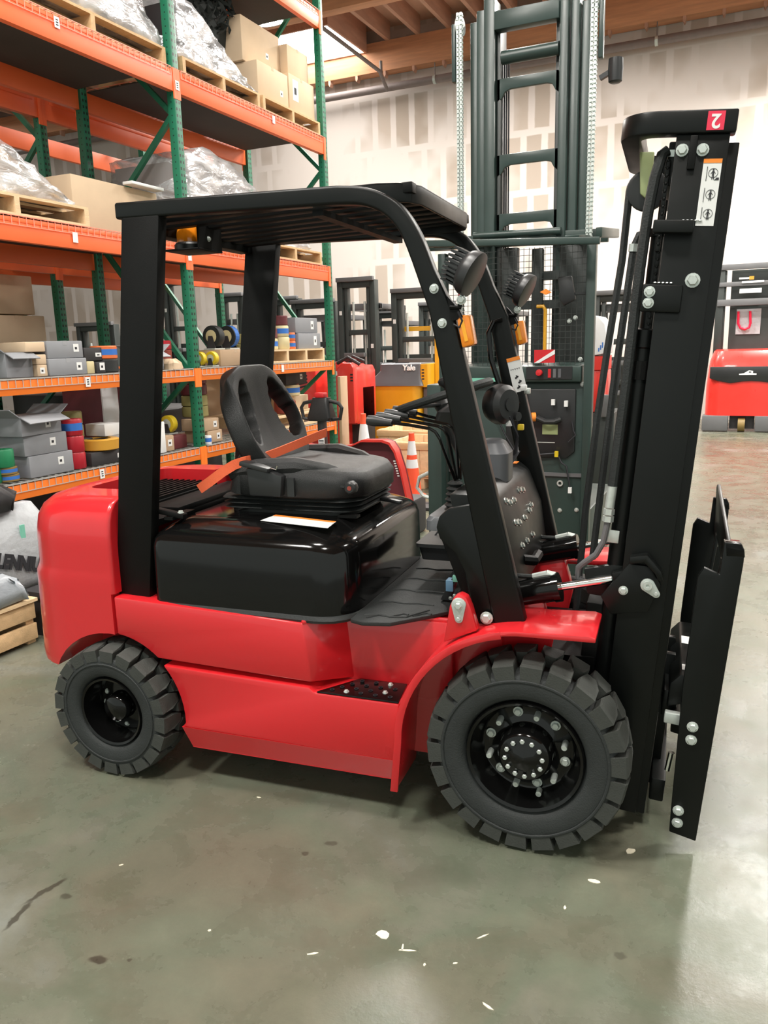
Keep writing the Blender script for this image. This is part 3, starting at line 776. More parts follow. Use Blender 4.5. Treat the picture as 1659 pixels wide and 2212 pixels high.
# orange seat belt
def ribbon(pts, w, axis=(0, 0, 1), t=.002):
    v = []; f = []
    pts = [Vector(p) for p in pts]
    for i, p in enumerate(pts):
        d = (pts[min(i+1, len(pts)-1)]-pts[max(i-1, 0)]).normalized()
        a = (Vector(axis)-d*d.dot(Vector(axis))).normalized()*w/2
        nml = d.cross(a).normalized()*t
        v += [p-a-nml, p+a-nml, p+a+nml, p-a+nml]
    n = len(pts)
    for i in range(n-1):
        for k in range(4):
            l = (k+1) % 4
            f.append((i*4+k, i*4+l, i*4+4+l, i*4+4+k))
    f += [(0, 1, 2, 3), (n*4-1, n*4-2, n*4-3, n*4-4)]
    return MB().add(v, f)
ribbon([(-1.385, .275, 1.192), (-1.34, .285, 1.222), (-1.285, .30, 1.262), (-1.235, .315, 1.292), (-1.19, .33, 1.305), (-1.15, .40, 1.31), (-1.12, .50, 1.325), (-1.085, .62, 1.345), (-1.05, .74, 1.365), (-1.035, .79, 1.372)], .040, (.25, .1, 1)).build('seat_belt', 'belt', FK, smooth=True, label='orange seat belt webbing')

# floor mat, pedals, console -------------------------------------
mt = MB().prism([(-.655, .085), (-.60, .065), (-.50, .085), (-.385, .20), (-.30, .30), (-.30, .92), (-.655, 1.0)], 'xy', .752, .768).build('floor_mat', 'black_rubber', FK, bevel=.004)
for k in range(5):
    yy = .14+.16*k
    MB().tube([(-.62, yy, .769), (-.57, yy+.012, .7695), (-.52, yy, .7695), (-.46, yy+.015, .7695), (-.40, yy+.01 if yy > .25 else .25, .769)], .0035, 5).build('mat_rib', 'black_rubber', mt)
for k in range(3):
    MB().tube([(-.60+.08*k, .11+.03*k, .769), (-.56+.08*k, .155+.03*k, .769), (-.54+.08*k, .15+.03*k, .769)], .0035, 5).build('mat_rib', 'black_rubber', mt)
pd = MB().prism([(-.39, .775), (-.33, .89), (-.30, .93), (-.285, .92), (-.33, .84), (-.35, .775)], 'xz', .36, .40).build('pedal', 'dark_plastic', FK, bevel=.004)
MB().box(-.365, -.335, .352, .395, .815, .86).build('blue_connector', 'blue_conn', pd, bevel=.003)
MB().box(-.338, -.315, .352, .40, .855, .88).build('green_connector', 'green_conn', pd, bevel=.003)
for k in range(4): MB().tube([(-.33+.012*k, .37, .80), (-.30+.01*k, .36, .83+.01*k), (-.27, .37, .82+.02*k), (-.25, .40, .80)], .004, 5).build('pedal_wire', 'ink', pd)
for p in ((-.33, .355, .80), (-.30, .355, .795), (-.345, .35, .79)): bolt(p, (0, -1, 0), .006, pd, 'steel')
p2 = MB().bar((-.40, .55, .80), (-.30, .55, .96), .05, .02).build('brake_pedal', 'dark_plastic', FK, bevel=.004)
bx = MB().loft([rrect(-.545, -.33, .62, .90, .02, .86), rrect(-.555, -.32, .61, .91, .02, .915), rrect(-.565, -.31, .60, .92, .02, .917), rrect(-.565, -.31, .60, .92, .02, .932)]).build('foot_box', 'dark_plastic', FK, smooth=True)
MB().tube([(-.47, .70, .933), (-.46, .70, .942), (-.43, .70, .942), (-.42, .70, .933)], .004, 6).build('box_grip', 'zinc', bx)
MB().tube([(-.53, .75, .92), (-.50, .8, .97), (-.45, .85, .98), (-.38, .7, .965)], .004, 6).build('loose_cable', 'ink', bx)
# side console with lever boot
co = MB().loft([rrect(-.40, -.26, .20, .52, .03, 1.09), rrect(-.40, -.26, .20, .52, .03, 1.125), rrect(-.39, -.27, .21, .51, .03, 1.14)]).build('lever_console', 'grey_plastic', FK, smooth=True)
MB().prism([(-.37, 1.09), (-.25, 1.09), (-.22, .80), (-.26, .80)], 'xz', .25, .48).build('console_leg', 'black_satin', FK, bevel=.01)
prof = []
for i in range(6): prof += [(.046-.003*i, 1.138+.02*i), (.033-.003*i, 1.148+.02*i)]
bt = MB().lathe(prof, (0, 0, 0), 'z', 18).xf(Matrix.Translation((-.325, .36, 0))).build('lever_boot', 'black_rubber', FK, smooth=True, ang=20)
for k in range(4):
    y = .30+.075*k; d = .008*k
    pts = [(-.555+d, y, 1.468+.006*k), (-.48, y, 1.460+.004*k), (-.405+.012*k, y, 1.448), (-.383+.012*k, y, 1.436), (-.366+.010*k, y, 1.41), (-.325+.004*k, .36+.01*k, 1.25)]
    l = MB().tube(pts, .0062, 8).build('control_lever', 'black_gloss', FK, smooth=True)
    MB().tube([(-.548+d, y, 1.467+.006*k), (-.575+d, y, 1.469+.006*k), (-.62+d, y, 1.474+.006*k), (-.645+d, y, 1.477+.006*k), (-.650+d, y, 1.478+.006*k)], [.0125, .015, .0205, .0185, .008], 12).build('lever_grip', 'dark_plastic', l, smooth=True)
# steering wheel and column
SM = Matrix.Translation((-.435, .60, 1.545)) @ Matrix.Rotation(radians(-17), 4, 'Y')
sw = MB().tube([(.19*cos(2*pi*i/40), .19*sin(2*pi*i/40), 0) for i in range(40)], .0165, 10, True).xf(SM).build('steering_wheel', 'black_rubber', FK, smooth=True)
for a in (0, 120, 240):
    MB().bar((.03*cos(radians(a)), .03*sin(radians(a)), -.03), (.18*cos(radians(a)), .18*sin(radians(a)), -.005), .035, .012).xf(SM).build('wheel_spoke', 'dark_plastic', sw, bevel=.004)
MB().lathe([(.04, -.06), (.048, -.03), (.04, -.012), (.001, -.008)], n=18, cap=False).xf(SM).build('wheel_hub', 'dark_plastic', sw, smooth=True)
MB().lathe([(.010, 0), (.011, .02), (.018, .028), (.027, .04), (.028, .055), (.018, .065), (.001, .067)], n=16, cap=False).xf(SM @ Matrix.Translation((-.03, .185, .012))).build('spinner_knob', 'dark_plastic', sw, smooth=True)
MB().tube([(-.42, .60, 1.50), (-.36, .60, 1.40), (-.27, .60, 1.22), (-.24, .60, 1.10)], [.05, .06, .055, .05], 14).build('steering_column', 'dark_plastic', FK, smooth=True)
MB().loft([rrect(-.46, -.36, .52, .68, .02, 1.44), rrect(-.44, -.32, .50, .70, .03, 1.49), rrect(-.40, -.33, .54, .66, .03, 1.525)]).build('column_cover', 'dark_plastic', FK, smooth=True)
sg = MB().lathe([(.001, .035), (.06, .033), (.078, .015), (.082, -.02), (.07, -.05)], axis='x', n=28, cap=False).xf(Matrix.Translation((-.215, .70, 1.505)) @ Matrix.Rotation(radians(-30), 4, 'Z')).build('instrument_pod', 'dark_plastic', FK, smooth=True)
MB().lathe([(.026, .034), (.026, .039), (.001, .039)], axis='x', n=20, cap=False).xf(Matrix.Translation((-.215, .70, 1.505)) @ Matrix.Rotation(radians(-30), 4, 'Z')).build('pod_boss', 'dark_plastic', sg)
MB().lathe([(.018, .02), (.018, .044), (.001, .044)], (0, .045, -.05), axis='x', n=16, cap=False).xf(Matrix.Translation((-.215, .70, 1.505)) @ Matrix.Rotation(radians(-30), 4, 'Z')).build('pod_plug', 'dark_plastic', sg)
for (p, m_) in (((-.15, .80, 1.565), 'white_label'), ((-.14, .83, 1.55), 'zinc'), ((-.19, .70, 1.43), 'white_label'), ((-.15, .74, 1.41), 'wheel_yellow')):
    MB().box(p[0]-.012, p[0]+.012, p[1]-.012, p[1]+.012, p[2]-.012, p[2]+.012).build('wire_connector', m_, sg, bevel=.003)
for k in range(5):
    MB().tube([(-.18, .66+.04*k, 1.46), (-.15-.01*k, .68+.05*k, 1.38-.02*k), (-.17, .70+.03*k, 1.30), (-.2, .64+.03*k, 1.24)], .0045, 5).build('dash_wire', 'ink', sg)
cn = MB().loft([rrect(-.30, -.165, .53, .70, .05, 1.215), rrect(-.30, -.165, .53, .70, .05, 1.325), rrect(-.285, -.19, .55, .68, .04, 1.365), rrect(-.27, -.205, .57, .66, .03, 1.375)]).build('grey_reservoir_cover', 'grey_plastic', FK, smooth=True, ang=25)
# firewall with its valve bolts
fwp = MB().prism([(-.225, .84), (-.07, .84), (-.10, 1.06), (-.155, 1.20), (-.20, 1.235), (-.30, 1.235)], 'xz', .17, 1.0).build('firewall', 'black_paint', FK, bevel=.012)
for (y, z) in ((.40, 1.17), (.45, 1.155), (.52, 1.15), (.66, 1.165), (.72, 1.155), (.42, 1.085), (.47, 1.075), (.58, 1.07), (.70, 1.075), (.76, 1.085), (.45, .99), (.55, .985), (.68, .98)):
    x = -.10-(z-1.06)*.40 if z > 1.06 else -.10+(1.06-z)*.136
    bolt((x, y, z), (1, 0, .35), .011, fwp, 'steel')
MB().box(-.215, -.195, .90, .96, 1.235, 1.237).build('firewall_label', 'orange_label', fwp)
MB().tube([(-.09, .47, .93), (-.05, .5, .92), (-.05, .6, .92)], .02, 8).build('valve_block', 'black_satin', fwp)
# mast (built upright in u, y, w, then leaned forward) -------------------------
TH = radians(4.6)
MM = Matrix.Translation((.212, 0, .02)) @ Matrix.Rotation(TH, 4, 'Y')
def mast(mb, name, m, parent=None, **k): return mb.xf(MM).build(name, m, parent or FK, **k)
def MPt(u, y, w): return MM @ Vector((u, y, w))
MX = Vector((cos(TH), 0, -sin(TH))); MZ = Vector((sin(TH), 0, cos(TH)))
def chan(u0, u1, y0, y1, w0, w1, open_y, t=.022):
    """C channel, web at the side away from open_y"""
    a, b, c = (y0, y0+t, y1) if open_y > 0 else (y1, y1-t, y0)
    return MB().prism([(u0, a), (u1, a), (u1, c), (u1-t, c), (u1-t, b), (u0+t, b), (u0+t, c), (u0, c)], 'xy', w0, w1)
near_ch = mast(chan(0, .150, .25, .315, .06, 2.335, 1), 'outer_mast_channel', 'black_paint', bevel=.003)
far_ch = mast(chan(0, .150, mir(.315), mir(.25), .06, 2.335, -1), 'outer_mast_channel', 'black_paint', bevel=.003)
mast(chan(.045, .180, .275, .36, .05, 2.315, 1), 'inner_mast_channel', 'black_paint', bevel=.003)
mast(chan(.045, .180, mir(.36), mir(.275), .05, 2.315, -1), 'inner_mast_channel', 'black_paint', bevel=.003)
# bowed top tie
yo, yi = .235, .295
def bow(y, e):
    q = [(.165, y)]
    a = [(-.05-.105*sin(radians(t))+e*0, y+.105*(1-cos(radians(t)))) for t in range(0, 91, 15)]
    return q, a
out = [(.165, yo), (-.055, yo)]+[(-.055-.115*sin(radians(t)), yo+.115*(1-cos(radians(t)))) for t in range(15, 91, 15)]
out += [(x, mir(y)) for x, y in out[::-1]]
inn = [(.165, yi), (-.055, yi)]+[(-.055-.050*sin(radians(t)), yi+.050*(1-cos(radians(t)))) for t in range(15, 91, 15)]
inn += [(x, mir(y)) for x, y in inn[::-1]]
tb = mast(MB().prism(out+inn[::-1], 'xy', 2.335, 2.40), 'mast_top_tie', 'black_paint', bevel=.006)
s2 = slab(MPt(.105, yo-.001, 2.367), MX, MZ, .048, .052, 'number_sticker', 'red_label', tb, .0015)
s2.data.transform(Matrix.Identity(4))
text('2', .055, 'white_label', frame(tuple(MPt(.105, yo-.003, 2.367)), -MX, -MZ), tb, 'sticker_numeral', .0006, .0012)
mast(MB().box(-.02, .03, .315, mir(.315), 2.20, 2.33), 'mast_crossbeam', 'black_paint', bevel=.005)
for w in (1.25, .12): mast(MB().box(.0, .04, .315, mir(.315), w, w+.09), 'mast_crossbeam', 'black_paint', bevel=.005)
rg = mast(MB().box(.040, .062, .238, .25, 2.235, 2.33), 'roller_guard', 'black_satin', bevel=.003)
for u in (.006, .064): bolt(MPt(u+.015, .249, 2.29), (0, -1, 0), .014, rg)
mast(MB().box(-.035, .082, .205, .25, 2.05, 2.087), 'cylinder_clamp', 'black_paint', bevel=.004)
mb_ = mast(MB().box(-.045, .075, .232, .25, 1.815, 1.90), 'mast_bracket', 'black_paint', bevel=.006)
for w in (1.876, 1.842): bolt(MPt(-.022, .232, w), (0, -1, 0), .013, mb_)
bolt(MPt(.10, .249, 1.915), (0, -1, 0), .017, near_ch)
for w, n in ((1.905, 9), (2.09, 9)):
    for k in range(n): MB().sph(MPt(-.01+.006*k+.06*(w > 2), .246, w), .006, 6, 4, (1, .8, .5)).build('weld_bead', 'steel', near_ch) if k % 2 == 0 else None
# warning label with pictograms
wl = slab(MPt(.112, .2492, 2.17), MX, MZ, .052, .19, 'warning_label', 'white_label', near_ch, .0012)
def on_mast(u, w, mb, name, m, y=.2475): return mb.xf(frame(tuple(MPt(u, y, w)), MX, MZ)).build(name, m, near_ch)
on_mast(.112, 2.259, MB().box(-.026, .026, -.006, .006, 0, .001), 'label_stripe', 'orange_label', .2478)
for w in (2.225, 2.165, 2.11):
    ring = MB().lathe([(.0135, 0), (.0135, .001), (.0125, .001), (.0125, 0)], n=20, cap=False)
    on_mast(.117, w, ring, 'pictogram_ring', 'ink')
    fg = MB().box(-.0025, .0025, -.004, .006, 0, .001).lathe([(.0025, 0), (.0025, .001)], (0, .009, 0), n=8)
    fg.prism([(-.0025, -.004), (0, -.004), (-.001, -.018), (-.003, -.018)], 'xy', 0, .001).prism([(0, -.004), (.0025, -.004), (.004, -.018), (.002, -.018)], 'xy', 0, .001)
    fg.prism([(-.0025, .005), (-.007, -.002), (-.006, -.003), (-.0025, .003)], 'xy', 0, .001).prism([(.0025, .005), (.007, -.001), (.006, -.002), (.0025, .003)], 'xy', 0, .001)
    on_mast(.117, w, fg, 'pictogram_figure', 'ink')
    on_mast(.099, w, MB().box(-.0008, .0008, -.022, .018, 0, .001), 'pictogram_mast', 'ink')
on_mast(.128, 2.208, MB().prism([(-.007, -.003), (.007, -.003), (.007, .004), (.0, .004), (-.003, 0)], 'xy', 0, .001), 'pictogram_truck', 'ink')
# lift cylinders, hoses, pulley, chains
for y, s in ((.335, 'near'), (mir(.335), 'far')):
    c = mast(MB().lathe([(.032, .10), (.034, .12), (.034, 1.70), (.038, 1.705), (.038, 1.76), (.02, 1.765), (.02, 2.05), (.026, 2.052), (.026, 2.075)], (-.022, y, 0), 'z', 16), 'lift_cylinder', 'black_paint', smooth=True)
    mast(MB().lathe([(.040, 1.60), (.040, 1.66)], (-.022, y, 0), 'z', 16), 'cylinder_collar', 'black_satin', c)
hz = mast(MB().tube([(-.022, .30, 2.30), (-.036, .295, 2.29), (-.05, .29, 2.22), (-.058, .29, 2.12), (-.062, .29, 1.95), (-.062, .29, 1.6), (-.066, .285, 1.24)], .017, 10), 'hydraulic_hose', 'black_rubber', smooth=True)
mast(MB().cyl((-.066, .285, 1.24), (-.068, .285, 1.165), .016, 12), 'hose_ferrule', 'zinc', hz, smooth=True)
for w in (1.14, 1.115): mast(MB().lathe([(.019, w), (.019, w+.02)], (-.068, .285, 0), 'z', 6), 'hose_nut', 'zinc', hz)
mast(MB().tube([(-.068, .285, 1.115), (-.075, .285, 1.04), (-.095, .29, .99), (-.13, .30, .955), (-.15, .31, .93), (-.15, .32, .89), (-.11, .33, .868), (-.03, .33, .855)], .011, 10), 'steel_pipe', 'truck_grey', hz, smooth=True)
mast(MB().box(-.07, -.025, .29, .295, 1.04, 1.085), 'pipe_bracket', 'zinc', hz, bevel=.003)
PU = (-.078, .50, 2.215)
pu = mast(MB().lathe([(.058, -.018), (.064, -.016), (.058, -.006), (.052, 0), (.058, .006), (.064, .016), (.058, .018)], PU, 'y', 28), 'hose_pulley', 'dark_plastic', smooth=True)
mast(MB().prism([(-.115, 2.33), (-.068, 2.33), (-.064, 2.195), (-.078, 2.185), (-.098, 2.20)], 'xz', .455, .475), 'pulley_plate', 'olive_plastic', pu, bevel=.004)
bolt(MPt(-.066, .455, 2.165), (0, -1, 0), .008, pu)
h2 = mast(MB().tube([(-.078+.058*cos(radians(a)), .50, 2.215+.058*sin(radians(a))) for a in range(0, 181, 15)]+[(-.134, .50, 1.995), (-.150, .50, 1.68), (-.158, .50, 1.45), (-.163, .50, 1.1), (-.155, .5, .6), (-.08, .5, .45)], .0125, 8), 'hanging_hose', 'black_rubber', smooth=True)
mast(MB().tube([(-.05, .45, 2.075), (-.085, .45, 2.07), (-.098, .45, 2.03), (-.102, .45, 1.87), (-.110, .45, 1.6), (-.112, .45, 1.37), (-.115, .45, .93)], .0125, 8), 'hanging_hose', 'black_rubber', smooth=True)
mast(MB().cyl((-.098, .45, 2.04), (-.098, .45, 2.015), .016, 8), 'hose_fitting', 'zinc', h2)
mast(MB().prism([(-.135, 1.52), (-.105, 1.50), (-.100, 1.60), (-.108, 1.665), (-.118, 1.63), (-.132, 1.66)], 'xz', .60, .61), 'grey_hose_plate', 'grey_plastic', bevel=.004)
lk = MB().box(-.007, .007, -.011, .011, -.011, .011).cyl((0, -.014, .0105), (0, .014, .0105), .0045, 8).mesh('chain_link', bevel=.003)
ch = MB().box(-.022, -.014, .340, .346, 1.0, 2.25).xf(MM).build('lift_chain', 'black_satin', FK)
for k in range(58):
    o = put('chain_link', lk, 'black_paint' if k < 46 else None, ch); o.matrix_local = MM @ Matrix.Translation((-.016 if k > 45 else -.03+.0004*k, .312 if k > 45 else .325, .98+.0225*k))
an = mast(MB().cyl((-.016, .33, 2.10), (-.016, .33, 2.16), .013, 10).lathe([(.02, 2.06), (.02, 2.075)], (-.016, .33, 0), 'z', 6), 'chain_anchor', 'black_satin')
mast(MB().box(-.03, .005, .31, .35, 2.285, 2.305), 'anchor_pin', 'steel', an)
# tilt cylinders
for (y, yb, k) in ((.285, .26, -1), (mir(.285), mir(.26), 1)):
    c = MB().cyl((-.20, y, .822), (.075, y, .889), .049, 20).build('tilt_cylinder', 'black_gloss', FK, smooth=True)
    MB().cyl((.055, y, .884), (.078, y, .8895), .053, 20).build('cylinder_gland', 'black_gloss', c, smooth=True)
    MB().cyl((.075, y, .889), (.255, y, .931), .0145, 14).build('piston_rod', 'chrome', c, smooth=True)
    MB().cyl((.20, y, .918), (.262, y, .933), .018 if 0 else .010, 10).build('rod_end', 'truck_green', c)
    MB().bar((.258, y, .935), (.33, y, .952), .04, .052).build('rod_clevis', 'black_paint', c, bevel=.006)
    MB().cyl((-.02, y, .92), (.03, y, .935), .012, 8).tube([(.03, y, .935), (.05, y, .935), (.055, y, .90)], .014, 8).build('cylinder_fitting', 'zinc', c)
    MB().tube([(-.02, y, .92), (-.08, y, .92), (-.12, y+.03*-k, .95)], .009, 8).build('cylinder_hose', 'black_rubber', c)
br = mast(MB().prism([(-.06, .86), (.02, .99), (.09, .99), (.13, .93), (.10, .83), (-.02, .80)], 'xz', .236, .25), 'tilt_bracket', 'black_paint', bevel=.004)
lp = mast(MB().prism(arc(.088, .925, .024, 40, 230, 10)+arc(.118, .898, .013, 230, 400, 6), 'xz', .236, .229), 'lock_plate', 'zinc', br, bevel=.002)
mast(MB().lathe([(.015, .229), (.015, .222), (.006, .222), (.006, .226), (.001, .226)], (.088, 0, .925), 'y', 16, cap=False), 'pivot_pin', 'zinc', br, smooth=True)
bolt(MPt(.117, .229, .90), (0, -1, 0), .007, br, flange=False)
bolt(MPt(.012, .236, .893), (0, -1, 0), .012, br)
mast(MB().prism([(.02, 1.02), (.075, 1.035), (.125, .985), (.135, .955), (.12, .952), (.105, .975), (.068, 1.008), (.02, .995)], 'xz', .205, .25), 'pin_guard', 'black_paint', br, bevel=.004)
mast(MB().prism([(-.13, .93), (-.03, .96), (.0, .96), (.0, .84), (-.11, .84)], 'xz', .30, .33), 'mast_gusset', 'black_paint', bevel=.004)
mast(MB().box(-.11, .0, .33, mir(.33), .30, .80), 'mast_rear_plate', 'black_satin', bevel=.006)
# carriage, side shifter and load backrest: same lean as the mast
def plate(pts, y0, y1, name, m='black_paint', **k): return MB().prism(pts, 'xz', y0, y1).build(name, m, FK, **k)
cr = MB()
mast(MB().box(.19, .24, .33, mir(.33), .42, .52), 'carriage_bar', 'black_paint', bevel=.006)
mast(MB().box(.19, .24, .33, mir(.33), .08, .17), 'carriage_bar', 'black_paint', bevel=.006)
for y in (.48, mir(.51)): mast(MB().box(.16, .22, y, y+.03, .06, .60), 'carriage_plate', 'black_paint', bevel=.004)
ss = mast(MB().prism([(.205, .47), (.275, .50), (.30, .55), (.30, .60), (.235, .60), (.205, .56)], 'xz', .30, mir(.30)), 'side_shifter', 'black_paint', bevel=.006)
for (y, h) in ((.34, .05), (.62, .08)):
    q = MPt(.262, y+.03, .6015)
    MB().box(-.022, .022, -h/2, h/2, 0, .0012).xf(frame(tuple(q), MX, (0, 1, 0))).build('shifter_label', 'white_label', ss)
q = MPt(.282, .34, .6015); MB().box(-.004, .004, -.025, .025, 0, .0016).xf(frame(tuple(q), MX, (0, 1, 0))).build('label_stripe', 'red_label', ss)
mast(MB().cyl((.235, .30, .44), (.235, mir(.30), .44), .02, 12), 'shift_cylinder', 'black_satin', smooth=True)
mast(MB().box(.20, .26, .255, .285, .43, .47), 'shifter_lug', 'zinc', bevel=.004)
mast(MB().cyl((.235, .245, .26), (.24, .245, .33), .011, 10), 'shift_rod', 'chrome', smooth=True)
# forged side plates of the load backrest, near and far, and the top plate between them
for (y0, y1, k) in ((.19, .215, -1), (mir(.215), mir(.19), 1)):
    bp_ = MB().prism([(.482, .055), (.570, .035), (.660, 1.045), (.660, 1.085), (.650, 1.105), (.600, 1.108), (.592, 1.0), (.545, 1.02), (.528, .99), (.500, .60)], 'xz', y0, y1).build('backrest_side_plate', 'black_paint', FK, bevel=.004)
    for (x, z) in ((.538, .463), (.536, .415), (.508, .144), (.507, .097)): bolt((x, y0-.001 if k < 0 else y1+.001, z), (0, k, 0), .014, bp_)
    MB().prism([(.600, 1.108), (.650, 1.105), (.660, 1.085), (.663, 1.06), (.605, 1.06)], 'xz', y0-.0 if k < 0 else y0, y1+.03 if k < 0 else y1).build('plate_cap', 'black_gloss', bp_, bevel=.004)
bt_ = MB().prism([(.215, 1.105), (.215, .96), (.33, .93), (.42, .99), (.75, .99), (.84, .93), (mir(.215), .96), (mir(.215), 1.15), (mir(.25), 1.17)], 'yz', .608, .622)
bt_.xf(Matrix.Translation((.0, 0, 0))).build('load_backrest_plate', 'black_paint', FK, bevel=.003)
for y in (.40, mir(.40)): MB().bar((.545, y, .45), (.612, y, 1.0), .05, .012).build('backrest_strut', 'black_paint', FK, bevel=.003)
# ------------------------------------------------------------------ pallet racks
FR = (3.17, 5.69, 8.21)
LV = {'low': (.80, .90, 'rack_orange_low'), 'waist': (1.49, 1.585, 'rack_orange_low'), 'head': (2.475, 2.625, 'rack_orange'), 'high': (3.81, 3.975, 'rack_orange'), 'top': (5.06, 5.22, 'rack_orange')}
post_me = MB().box(-.038, .038, -.0385, .0385, 0, 6.2).mesh('upright_post', bevel=.004)
foot_me = MB().box(-.06, .06, -.06, .06, 0, .01).mesh('foot_plate')
def rack(name, label, xf_, xb, levels, frames=FR, decks=True):
    t = thing(name, label, 'rack', (xf_, frames[0], 0))
    o0 = Vector((xf_, frames[0], 0))
    for y in frames:
        for x in (xf_-.038, xb+.038):
            p = put('upright_post', post_me, 'rack_post', t); p.location = Vector((x, y, 0))-o0
            q = put('foot_plate', foot_me, 'rack_orange_low', p)
        zs = [.15, .75, 1.55, 2.75, 3.65, 4.6, 5.6]
        for k in range(len(zs)-1):
            a = (-.06, y-frames[0], zs[k]); b = (xb-xf_+.06, y-frames[0], zs[k+1])
            if k % 2: a, b = (a[0], a[1], zs[k+1]), (b[0], b[1], zs[k])
            MB().bar(a, b, .035, .04).build('diagonal_brace', 'rack_green', t)
        for z in (.15, 2.72, 5.6): MB().bar((-.06, y-frames[0], z), (xb-xf_+.06, y-frames[0], z), .035, .04).build('frame_strut', 'rack_green', t)
    for lv in levels:
        z0, z1, m = LV[lv]
        for i in range(len(frames)-1):
            ya, yb = frames[i]+.042-frames[0], frames[i+1]-.042-frames[0]
            for side_, x0 in (('f', -.052), ('b', xb-xf_+.002)):
                bm_ = MB().box(x0, x0+.05, ya, yb, z0, z1).box(x0+(.0 if side_ == 'b' else .0), x0+.05, ya, yb, z1-.001, z1+.0).build('load_beam', m, t, bevel=.004)
                for yy, s in ((ya, -1), (yb, 1)):
                    e = MB().box(x0+.046 if side_ == 'f' else x0-.004, x0+.056 if side_ == 'f' else x0+.004, min(yy, yy+.0415*s), max(yy, yy+.0415*s), z0-.055, z1+.012).build('beam_connector', m, bm_)
                if side_ == 'f' and z1-z0 > .12:
                    MB().box(x0+.048, x0+.054, ya+.05, yb-.05, z1-.03, z1-.002).build('beam_step', m, bm_, bevel=.002)
            if decks:
                w = MB()
                n = int((yb-ya)/.06)
                for k in range(n+1):
                    y = ya+.02+(yb-ya-.04)*k/n
                    w.box(xb-xf_+.01, .004, y-.0025, y+.0025, z1+.008, z1+.013)
                    w.box(.002, .006, y-.0025, y+.0025, z1-.05, z1+.012)
                for k in range(9):
                    x = -.05+(xb-xf_+.1)*k/8
                    w.box(x-.003, x+.003, ya+.02, yb-.02, z1+.002, z1+.008)
                w.box(.003, .008, ya+.02, yb-.02, z1+.007, z1+.013).box(.003, .008, ya+.02, yb-.02, z1-.052, z1-.047)
                w.build('wire_deck', 'wire' if z1 < 2 else 'wire_orange', t, kind='stuff')
                if z1 > 2: MB().box(xb-xf_+.06, -.06, ya+.02, yb-.02, z1-.012, z1-.002).build('shade_sheet', 'shade_sheet', t)  # added sheet, its dark colour stands for shade under the loaded upper decks
    return t
R1 = rack('pallet_rack', 'green and orange two-bay pallet rack nearest the viewer, loaded with boxes and wheels', -4.40, -5.47, ['low', 'waist', 'head', 'high', 'top'])
R2 = rack('pallet_rack', 'second green and orange pallet rack standing back to back behind the first', -5.90, -6.97, ['head', 'high', 'waist', 'top'], decks=False)
# white location tags on the beams
def rtag(y, z, h=.07, w=.045): MB().box(.006, .0085, y-3.17-w/2, y-3.17+w/2, z-h/2, z+h/2).build('location_tag', 'white_label', R1)
for y, z in ((4.45, 3.93), (5.69, 3.86), (7.15, 3.93), (4.42, 2.55), (5.69, 2.53), (4.40, 1.545), (7.08, 1.545), (4.45, .86)): rtag(y, z)
for y, z in ((4.45, 3.93), (5.69, 3.86), (4.40, 1.545), (4.45, .86)):
    for k in range(3): MB().box(.0085, .009, y-3.17-.01, y-3.17+.01, z-.02+.016*k, z-.012+.016*k).build('tag_print', 'ink', R1)

# ---- goods: builders
DK = {'low': .915, 'waist': 1.60, 'head': 2.64, 'high': 3.99, 'floor': 0}
def pallet(x0, x1, y0, y1, z, label, m='wood', stringers=3, group=None):
    t = thing('pallet', label, 'pallet', ((x0+x1)/2, (y0+y1)/2, z), group=group)
    hx, hy = (x1-x0)/2, (y1-y0)/2
    bd = MB().box(-.045, .045, -hy, hy, 0, .018).mesh('deck_board')
    n = max(4, int(2*hx/.16))
    for k in range(n):
        o = put('deck_board', bd, m, t); o.location = (-hx+.045+(2*hx-.09)*k/(n-1), 0, .118)
    for k in range(3):
        o = put('bottom_board', bd, m, t); o.location = (-hx+.045+(2*hx-.09)*k/2, 0, 0)
    st = MB().box(-hx, hx, -.02, .02, .018, .118).mesh('stringer')
    for k in range(stringers):
        o = put('stringer', st, m, t); o.location = (0, -hy+.02+(2*hy-.04)*k/(stringers-1), 0)
    return t
def carton(x1, d, y0, y1, z0, z1, m, label, tagside=None, flaps=False, rz=0, group=None, tape=True, tagw=.05, tagh=.055, cat='box', name='carton'):
    """box whose front (towards +x) is at x1"""
    t = thing(name, label, cat, (x1-d/2, (y0+y1)/2, z0), rz, group)
    hx, hy, h = d/2, (y1-y0)/2, z1-z0
    MB().box(-hx, hx, -hy, hy, 0, h).build('body', m, t, bevel=.006)
    if tape: MB().box(-hx-.001, hx+.001, -.02, .02, h-.03, h+.0012).build('tape', 'cardboard_pale' if 'grey' not in m else 'box_grey_pale', t)
    if tagside:
        ty, tz = tagside
        MB().box(hx, hx+.0015, ty-tagw/2, ty+tagw/2, tz-tagh/2, tz+tagh/2).build('shipping_label', 'white_label', t)
        MB().box(hx+.0015, hx+.002, ty-tagw/4, ty+tagw/6, tz-tagh/5, tz+tagh/8).build('label_print', 'ink', t)
    if flaps:
        for s in (-1, 1):
            MB().bar((0, s*hy, h), (0, s*(hy+.09), h+.06), 2*hx, .006, (0, 0, 1)).build('flap', m, t)
        MB().bar((hx, 0, h), (hx+.08, 0, h-.04), 2*hy, .006).build('flap', m, t)
    return t
